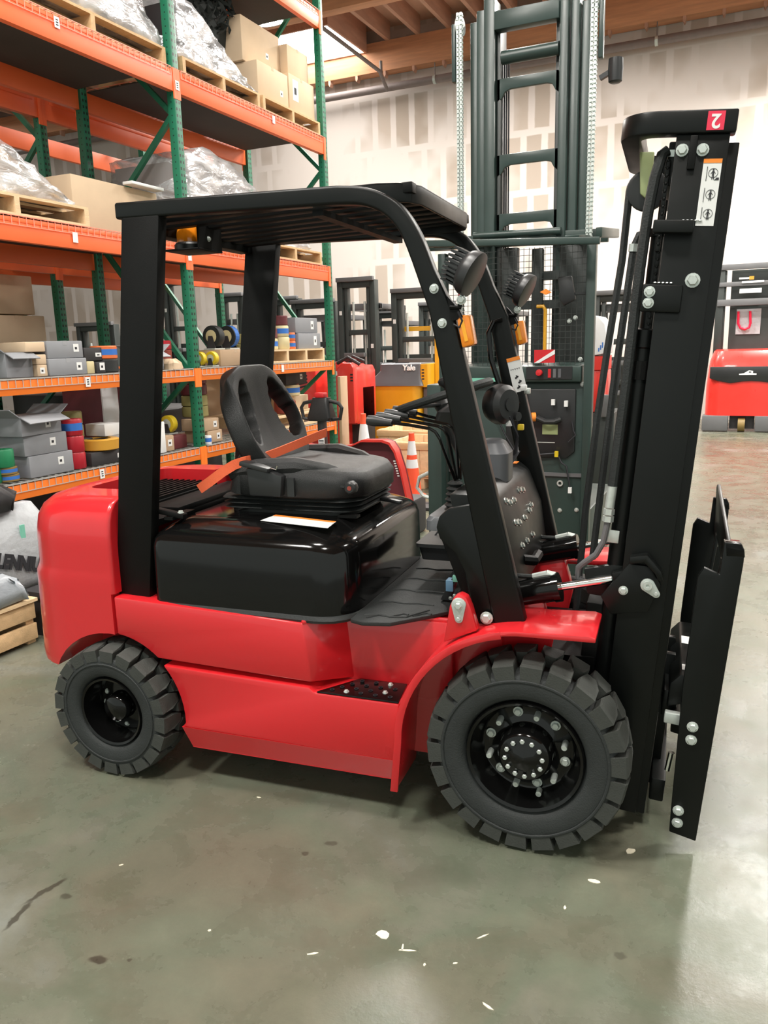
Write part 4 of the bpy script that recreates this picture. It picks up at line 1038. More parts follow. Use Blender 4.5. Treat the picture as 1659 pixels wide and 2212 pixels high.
def roller(x, y, z, r, h, m, label, tape=None, group=None, hole=.35, name='load_roller', cat='wheel'):
    """solid load wheel lying flat"""
    t = thing(name, label, cat, (x, y, z), random.uniform(-.4, .4), group)
    MB().lathe([(r*hole, .0), (r*.93, 0), (r, h*.08), (r, h*.92), (r*.93, h), (r*hole, h), (r*hole, h*.93), (r*hole*.98, h*.07)], n=28, cap=False).build('tread', m, t, smooth=True)
    MB().lathe([(r*hole, h*.1), (r*hole*.55, h*.12), (r*hole*.55, h*.88), (r*hole, h*.9)], n=18, cap=False).build('hub', 'black_box', t, smooth=True)
    if tape: MB().lathe([(r*1.005, h*.3), (r*1.005, h*.75)], n=28, cap=False).build('tape_band', tape, t, smooth=True)
    return t
def caster(x, y, z, R, label, m='wheel_yellow', tape=None, group=None):
    t = thing('caster', label, 'caster', (x, y, z), group=group)
    MB().box(-R*.6, R*.6, -R*.8, R*.8, 0, .012).build('top_plate', 'zinc', t)
    MB().prism([(-R*.5, .012), (R*.5, .012), (R*.22, R*1.25), (-R*.22, R*1.25)], 'xz', -R*.55, -R*.48).build('fork', 'black_box', t)
    MB().prism([(-R*.5, .012), (R*.5, .012), (R*.22, R*1.25), (-R*.22, R*1.25)], 'xz', R*.48, R*.55).build('fork', 'black_box', t)
    MB().lathe([(R*.5, -R*.4), (R*.97, -R*.4), (R, -R*.34), (R, R*.34), (R*.97, R*.4), (R*.5, R*.4)], (0, 0, R*1.2), 'y', 24).build('wheel', m, t, smooth=True)
    MB().lathe([(R*.6, -R*.43), (R*.2, -R*.5), (.001, -R*.5)], (0, 0, R*1.2), 'y', 20, cap=False).build('hub_cap', 'wheel_beige' if m != 'wheel_yellow' else 'zinc', t, smooth=True)
    if tape: MB().lathe([(R*1.01, -R*.3), (R*1.01, R*.3)], (0, 0, R*1.2), 'y', 24, cap=False).build('tape_band', tape, t)
    return t
def crumple(rings, amp, seed):
    rnd = random.Random(seed)
    return [[(x+rnd.uniform(-amp, amp), y+rnd.uniform(-amp, amp), z+rnd.uniform(-amp, amp)*.6) for x, y, z in r] for r in rings]
def wrapped(x0, x1, y0, y1, z0, tops, label, core, seed, cat='load'):
    """goods under stretch film; tops = heights along y"""
    t = thing('wrapped_load', label, cat, ((x0+x1)/2, (y0+y1)/2, z0))
    n = len(tops); cx, cy = (x0+x1)/2, (y0+y1)/2
    c = MB(); rings = []
    for i, h in enumerate(tops):
        y = y0+(y1-y0)*i/(n-1)-cy
        rings.append([(x0-cx+.06, y, .01), (x1-cx-.05, y, .01), (x1-cx-.05, y, h*.9), (x0-cx+.06, y, h*.9)])
    c.loft(rings).build('goods', core, t)
    rings = []; N = 26
    for i in range(N):
        f = i/(N-1)*(n-1); a = int(min(f, n-2)); f -= a
        h = tops[a]*(1-f)+tops[a+1]*f
        y = y0+(y1-y0)*i/(N-1)-cy
        r = []
        for k in range(9): r.append((x1-cx, y, h*k/9))
        for k in range(8): r.append((x1-cx-.03-(x1-x0-.06)*k/7, y, h+.01))
        for k in range(9): r.append((x0-cx, y, h*(1-k/9)))
        for k in range(4): r.append((x0-cx+(x1-x0)*(k+1)/5, y, -.0))
        rings.append(r)
    MB().loft(crumple(rings, .016, seed)).build('stretch_film', 'wrap', t, smooth=True, ang=180)
    return t
XF = -4.45
# ---- high level
pallet(-5.35, -4.43, 4.05, 5.62, DK['high'], 'pallet under the tall white-wrapped load at the top left of the rack')
wrapped(-5.3, -4.46, 3.9, 5.62, DK['high']+.137, [1.1, 1.05, .95, .75, .45, .06], 'tall load in glossy clear film, top left of the rack', 'cardboard_grey', 3)
pallet(-5.35, -4.43, 5.83, 6.98, DK['high'], 'pallet under the black goods in torn film, top of the rack beside the middle post')
wrapped(-5.3, -4.47, 5.80, 7.0, DK['high']+.137, [.46, .50, .40, .26, .12, .02], 'black goods under torn white film on the top level beside the middle post', 'black_box', 5)
pallet(-5.30, -4.42, 7.02, 8.14, DK['high'], 'pallet under the stacked brown cartons at the right end of the top level')
zc = DK['high']+.137
carton(-4.47, .42, 7.02, 7.58, zc, zc+.32, 'cardboard_pale', 'open-edged brown carton at the lower left of the pile on the top level', (.15, .12))
carton(-4.47, .42, 7.60, 8.12, zc, zc+.36, 'cardboard_pale', 'brown carton with a white delivery note at the lower right of the top-level pile', (-.13, .22), tagw=.11, tagh=.2)
carton(-4.60, .55, 6.98, 7.66, zc+.325, zc+.72, 'cardboard_pale', 'upper brown carton with a grey end on the top-level pile', (.1, .15))
carton(-4.52, .5, 7.68, 8.1, zc+.365, zc+.66, 'cardboard_pale', 'upper right carton under the skylight on the top-level pile')
g = thing('garland_heap', 'dark bushy heap of artificial branches on the top level behind the middle post', 'branches', (-4.98, 6.78, zc+.24))
rn = random.Random(2); gm = MB()
for k in range(900):
    a, b = rn.uniform(0, 2*pi), rn.uniform(-.2, 1); r = rn.uniform(.2, 1)**.5
    c = Vector((r*.30*cos(a), r*.55*sin(a), .35+b*.5*(1.1-r*.6)))
    d = Vector((rn.uniform(-1, 1), rn.uniform(-1, 1), rn.uniform(-1, 1))).normalized()*.07; e = d.orthogonal().normalized()*.018
    gm.add([c-d, c+e, c+d, c-e], [(0, 1, 2, 3)])
gm.build('needles', 'garland', g, kind='stuff')
MB().sph((0, 0, .35), 1, 14, 8, (.24, .45, .38)).build('core', 'garland', g)
pv = thing('plastic_pipe', 'white plastic pipe with a cap standing upright on the top level', 'pipe', (-5.32, 8.05, zc+.22))
MB().cyl((0, 0, 0), (0, 0, 1.0), .09, 20).build('pipe_body', 'pvc', pv, smooth=True)
MB().lathe([(.10, .93), (.105, .95), (.105, 1.08), (.09, 1.09), (.001, 1.09)], n=20, cap=False).build('pipe_cap', 'pvc', pv, smooth=True)
carton(-5.1, .25, 7.42, 7.6, zc+.72, zc+1.05, 'rack_orange', 'narrow orange-red carton right of the dark branches on the carton pile', tape=False)
# ---- head level
pallet(-5.35, -4.42, 3.35, 4.60, DK['head'], 'pale pallet at the left end of the head-height level', 'wood_pale')
wrapped(-5.3, -4.50, 3.2, 4.55, DK['head']+.137, [.75, .62, .42, .22, .03], 'film-wrapped sloping load on the pale pallet at the left', 'cardboard', 8)
carton(-4.62, .6, 4.66, 5.60, DK['head'], DK['head']+.40, 'cardboard_pale', 'wide pale tan carton behind the rear roof corner of the forklift', tape=False)
carton(-4.52, .1, 5.2, 5.58, DK['head']+.405, DK['head']+.43, 'white_label', 'flat white sheet lying on the wide tan carton', tape=False, cat='sheet', name='flat_sheet')
pallet(-5.35, -4.42, 5.80, 6.88, DK['head'], 'pallet beside the middle post under the film-wrapped load')
pallet(-5.35, -4.42, 6.95, 8.06, DK['head'], 'pallet at the right end of the head-height level')
wrapped(-5.3, -4.50, 5.82, 7.95, DK['head']+.137, [.62, .72, .66, .52, .36, .22, .12], 'big silvery film-wrapped load in the middle of the rack above the forklift roof', 'cardboard_grey', 11)
carton(-4.5, .3, 7.2, 7.5, DK['head']+.14, DK['head']+.3, 'black_box', 'small black box beside the right end pallet load', tape=False)
wrapped(-6.9, -6.0, 5.95, 7.9, LV['head'][1]+.02, [.35, .55, .62, .62, .6, .5], 'brown tarpaulined load on the second rack behind the middle post', 'cardboard', 14)
carton(-5.95, .8, 3.9, 4.9, LV['head'][1]+.02, LV['head'][1]+.65, 'cardboard', 'brown carton on the second rack above the pale pallet')
# ---- big cartons on the second rack
for k, (y0, y1, z0, z1, la) in enumerate(((3.25, 4.2, 1.60, 2.2, 'large tan carton at the left end of the second rack, lower tier'), (4.22, 4.95, 1.60, 2.05, 'large tan carton in the middle of the second rack, lower tier'), (4.97, 5.6, 1.60, 2.1, 'large tan carton beside the second rack post, lower tier'),
                                         (3.6, 4.5, 2.21, 2.46, 'tan carton on the upper tier of the second rack, left'), (4.55, 5.5, 2.11, 2.45, 'tan carton on the upper tier of the second rack, right'))):
    carton(-6.05, .8, y0, y1, z0, z1, 'cardboard_pale', la)
# ---- waist level
Z = DK['waist']
carton(-4.50, .30, 3.80, 4.02, Z, Z+.165, 'box_grey', 'open grey carton with torn flaps at the left of the waist shelf', flaps=True, tape=False)
carton(-4.47, .2, 4.025, 4.115, Z, Z+.08, 'cardboard_pale', 'small beige carton, lowest of the pile of three beside the grey cartons', (0, .04), tape=False, tagw=.04, tagh=.04)
carton(-4.47, .2, 4.025, 4.115, Z+.082, Z+.15, 'cardboard_pale', 'small beige carton, middle of the pile of three beside the grey cartons', tape=False)
carton(-4.47, .26, 3.95, 4.115, Z+.168, Z+.235, 'cardboard_pale', 'small beige carton, topmost of the pile of three beside the grey cartons', tape=False)
carton(-4.46, .32, 4.125, 4.475, Z, Z+.118, 'box_grey', 'grey carton with a white label, lower of the pair on the waist shelf', (.10, .06))
carton(-4.47, .31, 4.13, 4.46, Z+.12, Z+.24, 'box_grey', 'grey carton with a white label, upper of the pair on the waist shelf', (.10, .07))
carton(-4.47, .1, 4.485, 4.56, Z, Z+.09, 'wheel_beige', 'pale yellow upright packet beside the grey carton pair', tape=False)
carton(-4.46, .22, 4.57, 4.66, Z, Z+.085, 'black_box', 'small dark carton with a white label beside the yellow packet', (.01, .05), tape=False)
carton(-4.52, .25, 4.52, 4.70, Z+.092, Z+.19, 'black_box', 'dark carton lying on the yellow packet and dark carton', (.05, .045), tape=False, tagw=.06, tagh=.03)
roller(-4.58, 4.78, Z, .10, .10, 'black_rubber', 'dark green-black load wheel under the orange one with a blue band')
roller(-4.58, 4.78, Z+.102, .10, .10, 'wheel_orange', 'orange load wheel with a blue tape band on the waist shelf', 'tape_blue')
carton(-4.46, .22, 5.12, 5.33, Z, Z+.145, 'box_grey_pale', 'open pale grey carton beside the rear roof post', (.03, .07), flaps=True, tape=False, tagw=.04, tagh=.08)
roller(-4.60, 5.47, Z+.075, .09, .085, 'wheel_brick', 'brick red load wheel, lower, left of the middle post')
roller(-4.60, 5.47, Z+.162, .09, .075, 'wheel_red', 'dull red load wheel, upper, left of the middle post')
roller(-4.62, 5.27, Z+.15, .10, .07, 'wheel_brick', 'flat brick red wheel lying behind the open pale carton')
carton(-4.55, .2, 5.36, 5.58, Z, Z+.072, 'maroon_box', 'low maroon carton under the red wheels', tape=False)
sk = MB().loft(crumple([rrect(-.09, .09, -.08, .08, .04, 0), rrect(-.085, .085, -.075, .075, .04, .05), rrect(-.05, .05, -.03, .03, .02, .085)], .008, 4)).build('plastic_bag', 'cardboard_pale', label='small crumpled beige bag in front of the red wheels', cat='bag', smooth=True)
sk.location = (-4.48, 5.42, Z)
caster(-4.55, 5.93, Z+.0, .062, 'yellow twin caster left of the cardboard tray on the waist shelf')
caster(-4.49, 6.03, Z+.0, .062, 'yellow twin caster right next to the other one on the waist shelf')
carton(-4.46, .35, 6.12, 6.60, Z, Z+.15, 'cardboard', 'tan carton with a white label under the two big black casters', (.17, .08))
caster(-4.58, 6.20, Z+.152, .10, 'big black caster with a cream hub, left one on the tan carton', 'black_rubber')
caster(-4.58, 6.44, Z+.152, .10, 'big black caster with blue tape, right one on the tan carton', 'black_rubber', 'tape_blue')
for k, (m_, la) in enumerate((('wheel_gold', 'lowest'), ('wheel_olive', 'middle'), ('wheel_olive', 'topmost'))): roller(-4.62, 6.72, Z+.10*k, .10, .097, m_, 'olive load wheel, %s of the stack beside the far rear roof post' % la)
pallet(-5.3, -4.43, 6.85, 8.05, Z, 'pallet on the waist shelf carrying wheels and grey boxes', 'wood_pale', 4)
zp = Z+.137
roller(-4.56, 7.10, zp, .095, .11, 'wheel_beige', 'cream load wheel with blue tape beside the rear roof post, lower', 'tape_blue')
roller(-4.56, 7.10, zp+.113, .095, .10, 'wheel_maroon', 'maroon load wheel with a white tag beside the rear roof post')
roller(-4.54, 7.30, zp, .095, .125, 'wheel_beige', 'plain cream load wheel at the bottom of the second stack')
roller(-4.54, 7.30, zp+.127, .09, .115, 'wheel_beige', 'cream load wheel with blue tape in the middle of the second stack', 'tape_blue')
roller(-4.54, 7.30, zp+.244, .085, .10, 'wheel_maroon', 'dark maroon load wheel on top of the second stack')
roller(-4.52, 7.455, zp, .06, .085, 'wheel_orange', 'small orange load wheel with blue tape, lower of two', 'tape_blue')
roller(-4.52, 7.455, zp+.087, .06, .085, 'wheel_orange', 'small orange load wheel with blue tape, upper of two', 'tape_blue')
carton(-4.46, .4, 7.54, 8.02, zp, zp+.165, 'box_grey', 'grey carton with tall white label, lower one beside the end post', (.12, .085), tape=False, tagw=.06, tagh=.1)
carton(-4.48, .4, 7.52, 8.0, zp+.168, zp+.33, 'box_grey', 'grey carton with tall white label, upper one beside the end post', (.12, .085), tape=False, tagw=.06, tagh=.09)
# ---- low level
Z = DK['low']
roller(-4.60, 3.62, Z, .10, .13, 'wheel_green', 'green load wheel at the far left edge of the low shelf')
roller(-4.54, 3.72, Z+.10, .07, .12, 'wheel_green', 'green load wheel on top of the brown wheels with blue tape')
roller(-4.54, 3.745, Z, .07, .05, 'wheel_brown', 'brown load wheel with blue tape at the left of the low shelf, lower', 'tape_blue')
roller(-4.54, 3.735, Z+.05, .07, .05, 'wheel_brown', 'brown load wheel with blue tape at the left of the low shelf, upper', 'tape_blue')
carton(-4.46, .30, 3.86, 4.25, Z, Z+.15, 'box_grey', 'grey carton with a white label, lowest of the leaning stack of three', (.08, .09), tape=False)
carton(-4.47, .30, 3.84, 4.22, Z+.152, Z+.29, 'box_grey', 'grey carton with a white label, middle of the leaning stack of three', (.06, .08), tape=False)
carton(-4.46, .30, 3.79, 4.18, Z+.292, Z+.42, 'box_grey', 'grey carton with open lid, topmost of the leaning stack of three', (.06, .07), tape=False, rz=.12, flaps=True)
for k, la in enumerate(('lowest', 'middle')): roller(-4.53, 4.335, Z+.122*k, .075, .12, 'wheel_red', 'glossy red load wheel, %s of the stack beside the grey cartons' % la)
roller(-4.53, 4.335, Z+.246, .073, .12, 'wheel_red', 'dark red load wheel with blue tape, topmost beside the grey cartons', 'tape_blue')
roller(-4.72, 4.53, Z+.20, .075, .10, 'wheel_olive', 'olive load wheel, lower of two behind the red stack')
roller(-4.72, 4.53, Z+.302, .072, .10, 'wheel_olive', 'olive load wheel, upper of two behind the red stack')
carton(-4.62, .25, 4.44, 4.62, Z, Z+.195, 'black_box', 'dark carton under the two olive wheels', tape=False)
carton(-4.455, .14, 4.42, 4.80, Z, Z+.10, 'black_box', 'flat black carton with a white label below the gold wheel', (.13, .05), tape=False, tagw=.1, tagh=.035)
roller(-4.56, 4.62, Z+.104, .15, .085, 'wheel_gold', 'wide gold load wheel lying on the flat black carton', hole=.6)
carton(-4.55, .2, 4.68, 4.85, Z+.195, Z+.29, 'white_label', 'small white carton behind the gold wheel', tape=False)
carton(-4.44, .02, 5.17, 5.25, Z, Z+.26, 'white_label', 'tall narrow white card beside the rear roof post', tape=False, cat='card', name='card')
caster(-4.60, 5.27, Z+.14, .075, 'yellow caster on the low shelf above the plastic bags')
caster(-4.62, 5.52, Z+.12, .075, 'yellow caster left of the middle post on the low shelf')
carton(-4.50, .25, 5.42, 5.60, Z, Z+.115, 'wheel_maroon', 'dark brown carton under the left yellow caster', tape=False)
carton(-4.47, .2, 5.28, 5.39, Z, Z+.13, 'cardboard', 'small tan carton with a label near the bags', (0, .07), tape=False)
carton(-4.47, .26, 5.86, 6.08, Z, Z+.11, 'cardboard', 'tan carton with a white label, lower of two right of the middle post', (.05, .055), tape=False)
carton(-4.47, .26, 5.82, 6.04, Z+.112, Z+.22, 'cardboard', 'tan carton with a white label, upper of two right of the middle post', (.05, .055), tape=False)
roller(-4.43, 5.80, Z, .035, .08, 'cone_white', 'small white roll with a blue band beside the middle post', 'tape_blue', name='tape_roll', cat='roll')
for k in range(4): roller(-4.70, 6.0+.0*k, Z+.23+.1*k, .12, .097, ('wheel_olive', 'wheel_olive', 'wheel_maroon', 'wheel_maroon')[k], ('olive', 'pale olive', 'maroon', 'dark maroon')[k]+' wheel in the stack behind the tan cartons, '+('lowest', 'second', 'third', 'topmost')[k])
carton(-4.9, .45, 5.05, 5.60, Z+.0, Z+.56, 'maroon_box', 'big dark maroon carton at the back of the low shelf', tape=False)
carton(-4.85, .02, 5.0, 5.18, Z+.0, Z+.55, 'cone_white', 'pale blue-white board leaning in front of the maroon carton', tape=False, cat='board', name='board')
pallet(-5.3, -4.43, 6.9, 8.1, Z, 'pallet on the low shelf behind the tiller head', 'wood_pale')
roller(-4.62, 7.45, Z+.137, .12, .14, 'wheel_brick', 'brick red wheel seen through the seat back hole')
carton(-4.7, .3, 7.7, 8.1, Z+.137, Z+.30, 'cardboard_pale', 'pale carton behind the tiller head, lower', tape=False)
roller(-4.72, 7.68, Z+.31, .14, .12, 'wheel_beige', 'cream wheel with blue tape behind the tiller head', 'tape_blue')
carton(-4.62, .25, 7.5, 7.95, Z+.435, Z+.60, 'black_box', 'dark carton with a grey label on the cream wheel', (.1, .08), tape=False)
bp = MB().box(-.02, .02, -.62, .62, 0, .66).build('backing_sheet', 'cardboard', label='dark brown board standing at the back of the low shelf bay', cat='board')
bp.location = (-5.36, 7.4, Z)
# ---- floor under the rack
carton(-4.6, .5, 6.9, 7.9, 0, .5, 'cardboard', 'brown carton on the floor under the low shelf', tape=False)
pn = MB().box(-.02, .02, -.09, .09, 0, 1.40).build('brown_sheet', 'cardboard', label='tall brown cardboard panel standing against the end post of the rack', cat='panel', bevel=.003)
pn.location = (-4.46, 8.52, 0)
# sack on a pallet at the lower left
P = thing('pallet', 'rough wooden pallet with slatted side on the floor at the far left', 'pallet', (-4.25, 2.95, 0))
for z in (.06, .19): MB().box(.30, .325, -.5, .36, z-.03, z+.07).build('side_board', 'wood', P, bevel=.004)
for y in (-.45, -.05, .33): MB().box(-.3, .30, y-.03, y+.03, 0, .27).build('stringer', 'wood', P, bevel=.004)
bd = MB().box(-.055, .055, -.5, .37, .27, .29).mesh('deck_board')
for k in range(5):
    o = put('deck_board', bd, 'wood_pale', P); o.location = (-.27+.14*k, 0, 0)
S = thing('cement_sack', 'white and grey printed sack standing on the wooden pallet at the left edge', 'sack', (-4.25, 3.10, .29))
rings = [rrect(-.13, .13, -.50, .55, .08, 0, 4), rrect(-.16, .165, -.53, .58, .1, .07, 4), rrect(-.15, .165, -.52, .57, .1, .2, 4), rrect(-.14, .16, -.52, .56, .09, .34, 4), rrect(-.10, .12, -.50, .54, .06, .46, 4), rrect(-.03, .04, -.48, .52, .01, .53, 4)]
MB().loft(crumple(rings, .004, 9)).build('sack_body', 'sack_cloth', S, smooth=True, ang=180)
text('LENNIU', .118, 'ink', frame((.176, .262, .188), (0, .945, -.327), (0, .327, .945)) @ Matrix.Scale(.80, 4, (1, 0, 0)), S, 'sack_lettering', .0015, .0075)
MB().box(.155, .162, .31, .345, .22, .42).build('tape_strip', 'green_conn', S)
F = MB().loft(crumple([rrect(-.10, .085, -.40, .30, .06, 0, 6), rrect(-.10, .085, -.38, .28, .08, .07, 6), rrect(-.07, .05, -.34, .26, .05, .12, 6), rrect(-.04, .02, -.2, .2, .03, .16, 6)], .022, 21)).build('plastic_film', 'sack_grey', label='crumpled grey plastic film in front of the printed sack', cat='film', smooth=True, ang=180)
F.location = (-3.985, 2.98, .30)
bg = MB().loft(crumple([rrect(-.16, .14, -.42, .40, .1, 0, 6), rrect(-.18, .16, -.42, .4, .1, .10, 6), rrect(-.12, .1, -.30, .3, .08, .19, 6), rrect(-.03, .03, -.1, .1, .02, .24, 6)], .025, 33)).build('black_bag', 'black_box', label='black plastic bag slumped on top of the printed sack', cat='bag', smooth=True, ang=180)
bg.location = (-4.26, 3.06, .80)
bk = MB().loft([rrect(-.12, .12, -.12, .12, .02, 0), rrect(-.14, .14, -.14, .14, .02, .26), rrect(-.155, .155, -.155, .155, .02, .262), rrect(-.155, .155, -.155, .155, .02, .30)]).build('black_bin', 'black_box', label='black plastic bin beside the pallet behind the rear wheel', cat='bin', smooth=True)
bk.location = (-3.95, 3.52, 0)

for k, (y0, y1, h, la) in enumerate(((3.22, 4.3, 1.30, 'left end'), (4.35, 5.6, 1.15, 'left of its middle post'), (5.8, 6.9, 1.35, 'right of its middle post'), (6.95, 8.1, 1.1, 'right end'))):
    carton(-5.98, .85, y0, y1, 0, h, 'black_box', 'added dark crate on the floor of the second rack, '+la, tape=False, cat='crate', name='filler_crate')  # crates added to keep the gap behind the low shelf dark
# ------------------------------------------------------------------ dark green order picker behind the forklift
G = thing('order_picker', 'tall dark green order picker truck with raised mast behind the red forklift', 'truck', (-1.58, 5.9, 0))
gx = lambda x: x+1.58
def gp(mb, name, m='truck_green', parent=None, **k): return mb.build(name, m, parent or G, **k)
for s, xs in ((1, ((-2.02, -1.955), (-1.955, -1.885), (-1.885, -1.80))), (-1, ((-1.345, -1.28), (-1.28, -1.215), (-1.215, -1.15)))):
    for i, (a, b) in enumerate(xs):
        k = i if s > 0 else 2-i
        gp(MB().box(gx(a)+.003, gx(b)-.003, .05+.05*(2-k), .20+.05*(2-k), .12, 4.02+.05*k), 'mast_channel', bevel=.006)
    gp(MB().box(gx(-1.80) if s > 0 else gx(-1.375), gx(-1.775) if s > 0 else gx(-1.345), .10, .26, .12, 4.05), 'mast_inner_channel', 'truck_dark', bevel=.004)
for z, h in ((3.90, .12),): gp(MB().box(gx(-1.80), gx(-1.345), .03, .12, z, z+h), 'mast_crossbar', bevel=.006)
gp(MB().cyl((gx(-1.75), .06, 3.72), (gx(-1.345), .06, 3.72), .045, 14), 'mast_tie_tube', smooth=True)
for z in (3.44, 2.93, 2.52):
    q = [(gx(-1.80), z+.16), (gx(-1.345), z+.16), (gx(-1.345), z), (gx(-1.375), z+.03), (gx(-1.40), z+.075), (gx(-1.44), z+.085), (gx(-1.70), z+.085), (gx(-1.74), z+.07), (gx(-1.765), z+.03), (gx(-1.80), z)]
    gp(MB().prism(q, 'xz', .10, .13), 'mast_cross_plate', bevel=.004)
for k in range(3): gp(MB().cyl((gx(-1.765+.016*k), .18, .6), (gx(-1.765+.016*k), .18, 3.8), .006, 6), 'hose_line', 'ink')
# lift chains
for x in (-2.048, -1.10):
    c = MB()
    for k in range(112):
        z = .8+.029*k
        c.box(gx(x)-.024, gx(x)+.024, -.0, .018, z, z+.012).box(gx(x)-.02, gx(x)-.004, -.008, .022, z+.006, z+.026).box(gx(x)+.004, gx(x)+.02, -.008, .022, z+.006, z+.026)
    gp(c, 'lift_chain', 'zinc', kind='stuff')
    gp(MB().box(gx(x)-.06 if x < -1.5 else gx(x)+.03, gx(x)-.03 if x < -1.5 else gx(x)+.06, 0, .06, 3.6, 3.98), 'chain_wheel_guard', bevel=.006)
    gp(MB().lathe([(.06, -.02), (.06, .02)], (gx(x)+(-.01 if x < -1.5 else .01), .05, 3.97), 'x', 16), 'chain_wheel', 'zinc', smooth=True)
# spot lamp on the mast
sl = gp(MB().lathe([(.03, -.09), (.045, -.08), (.05, .0), (.048, .06), (.02, .065)], (gx(-.955), .02, 3.52), 'z', 14), 'spot_lamp', 'dark_plastic', smooth=True)
gp(MB().bar((gx(-1.06), .04, 3.48), (gx(-.96), .03, 3.52), .03, .03), 'lamp_arm', 'dark_plastic', sl)
# overhead guard
gp(MB().bar((gx(-2.14), .10, 2.50), (gx(-.98), .10, 2.47), .05, .09), 'guard_rear_rail', bevel=.006)
gp(MB().cyl((gx(-1.95), .02, 2.53), (gx(-1.30), .02, 2.515), .026, 12), 'guard_tube', smooth=True)
gp(MB().bar((gx(-2.18), -.58, 2.43), (gx(-.92), -.58, 2.36), .04, .045), 'guard_front_rail', bevel=.006)
for x in (-2.16, -.93): gp(MB().bar((gx(x), -.58, 2.41), (gx(x), .12, 2.48), .04, .06), 'guard_side_rail', bevel=.006)
for k in range(6):
    x = -2.0+.18*k
    gp(MB().bar((gx(x), -.57, 2.40), (gx(x)-.04, .10, 2.475), .09, .012), 'guard_slat', bevel=.002)
# operator side: posts, mesh, console, panels
gp(MB().box(gx(-1.045), gx(-.985), -.35, -.28, .1, 2.38), 'cab_post', bevel=.006)
gp(MB().box(gx(-2.10), gx(-2.04), -.35, -.28, .1, 2.38), 'cab_post', bevel=.006)
gp(MB().box(gx(-1.29), gx(-1.05), -.05, .02, 1.4, 2.42), 'mast_shroud', 'truck_dark', bevel=.006)
gp(MB().box(gx(-1.72), gx(-1.60), -.04, .03, 1.4, 2.42), 'mast_shroud', 'truck_dark', bevel=.006)
for z in (2.18, 1.98): gp(MB().box(gx(-1.60), gx(-1.29), -.04, .02, z, z+.06), 'shroud_bar', 'truck_dark')
gp(MB().box(gx(-1.49), gx(-1.41), -.06, -.0, 1.5, 2.40), 'lift_cylinder', 'truck_dark', bevel=.01)
wm = MB()
for k in range(27):
    x = gx(-2.0)+.037*k; wm.box(x-.0015, x+.0015, -.303, -.3, 1.55, 2.38)
for k in range(21):
    z = 1.57+.04*k; wm.box(gx(-2.04), gx(-1.05), -.306, -.303, z-.0015, z+.0015)
gp(wm, 'wire_guard', 'truck_dark', kind='stuff')
cs = gp(MB().prism([(-.36, 1.58), (-.12, 1.60), (-.12, 1.44), (-.36, 1.47)], 'yz', gx(-2.05), gx(-1.06)), 'control_console', 'truck_green', bevel=.012)
gp(MB().box(gx(-1.44), gx(-1.12), -.367, -.36, 1.49, 1.575), 'console_face', 'dark_plastic', cs)
gp(MB().lathe([(.022, -.368), (.024, -.385), (.02, -.40), (.001, -.402)], (gx(-1.345), 0, 1.535), 'y', 14, cap=False), 'stop_button', 'red_plastic', cs, smooth=True)
gp(MB().box(gx(-1.60), gx(-1.50), -.37, -.362, 1.49, 1.57), 'display', 'grey_plastic', cs)
for k, m_ in enumerate(('red_plastic', 'truck_grey', 'grey_plastic')): gp(MB().box(gx(-1.285+.035*k), gx(-1.265+.035*k), -.372, -.366, 1.50, 1.56), 'rocker_switch', m_, cs)
mp_ = gp(MB().box(gx(-2.05), gx(-1.05), -.30, -.27, .0, 1.46), 'front_panel', 'truck_green', bevel=.006)
gp(MB().prism([(gx(-1.60), 1.42), (gx(-1.10), 1.42), (gx(-1.10), .98), (gx(-1.16), .93), (gx(-1.54), .93), (gx(-1.60), .98)], 'xz', -.32, -.30), 'knee_panel', 'dark_plastic', mp_, bevel=.01)
gp(MB().box(gx(-1.33), gx(-1.22), -.325, -.32, 1.10, 1.17), 'rating_plate', 'olive_plastic', mp_)
gp(MB().box(gx(-1.40), gx(-1.24), -.324, -.32, 1.04, 1.045), 'panel_seam', 'zinc', mp_)
gp(MB().tube([(gx(-1.36), -.36, 1.22), (gx(-1.30), -.37, 1.195), (gx(-1.24), -.36, 1.195), (gx(-1.20), -.34, 1.21)], .02, 10), 'battery_cable', 'dark_plastic', mp_, smooth=True)
gp(MB().lathe([(.018, 0), (.032, .0), (.032, .028), (.018, .028)], axis='x', n=16).xf(Matrix.Translation((gx(-1.40), -.36, 1.225)) @ Matrix.Rotation(.4, 4, 'Z')), 'orange_plug', 'orange_label', mp_)
for a, b, c in (((-1.70, 1.30), (-1.5, .94), (-1.22, .97)), ((-1.22, .97), (-1.15, .88), (-1.12, .72)), ((-1.45, 1.40), (-1.43, 1.2), (-1.42, 1.0)), ((-1.12, 1.2), (-1.09, 1.1), (-1.14, 1.05))):
    gp(MB().tube([(gx(a[0]), -.34, a[1]), (gx((a[0]+b[0])/2), -.345, (a[1]+b[1])/2-.02), (gx(b[0]), -.345, b[1]), (gx(c[0]), -.34, c[1])], .006, 6), 'loose_wire', 'ink', mp_, smooth=True)
for x, z, m_ in ((-1.22, .965, 'wheel_yellow'), (-1.42, 1.06, 'wheel_yellow'), (-1.12, .71, 'white_label'), (-1.25, 1.33, 'white_label'), (-1.16, 1.32, 'white_label')): gp(MB().box(gx(x)-.012, gx(x)+.012, -.36, -.335, z-.02, z+.02), 'wire_connector', m_, mp_)
gp(MB().box(gx(-2.05), gx(-1.05), -.315, -.30, .80, .825), 'panel_ledge', 'truck_grey', mp_)
gp(MB().lathe([(.022, -.30), (.022, -.315), (.012, -.315), (.012, -.30)], (gx(-1.20), 0, .75), 'y', 16, cap=False), 'key_ring', 'zinc', mp_)
for x, z in ((-1.06, 1.45), (-1.08, 1.62), (-1.16, 1.88), (-1.12, 1.90), (-1.2, .55), (-1.08, .56)): bolt((gx(x), -.30, z), (0, -1, 0), .012, mp_, 'zinc')
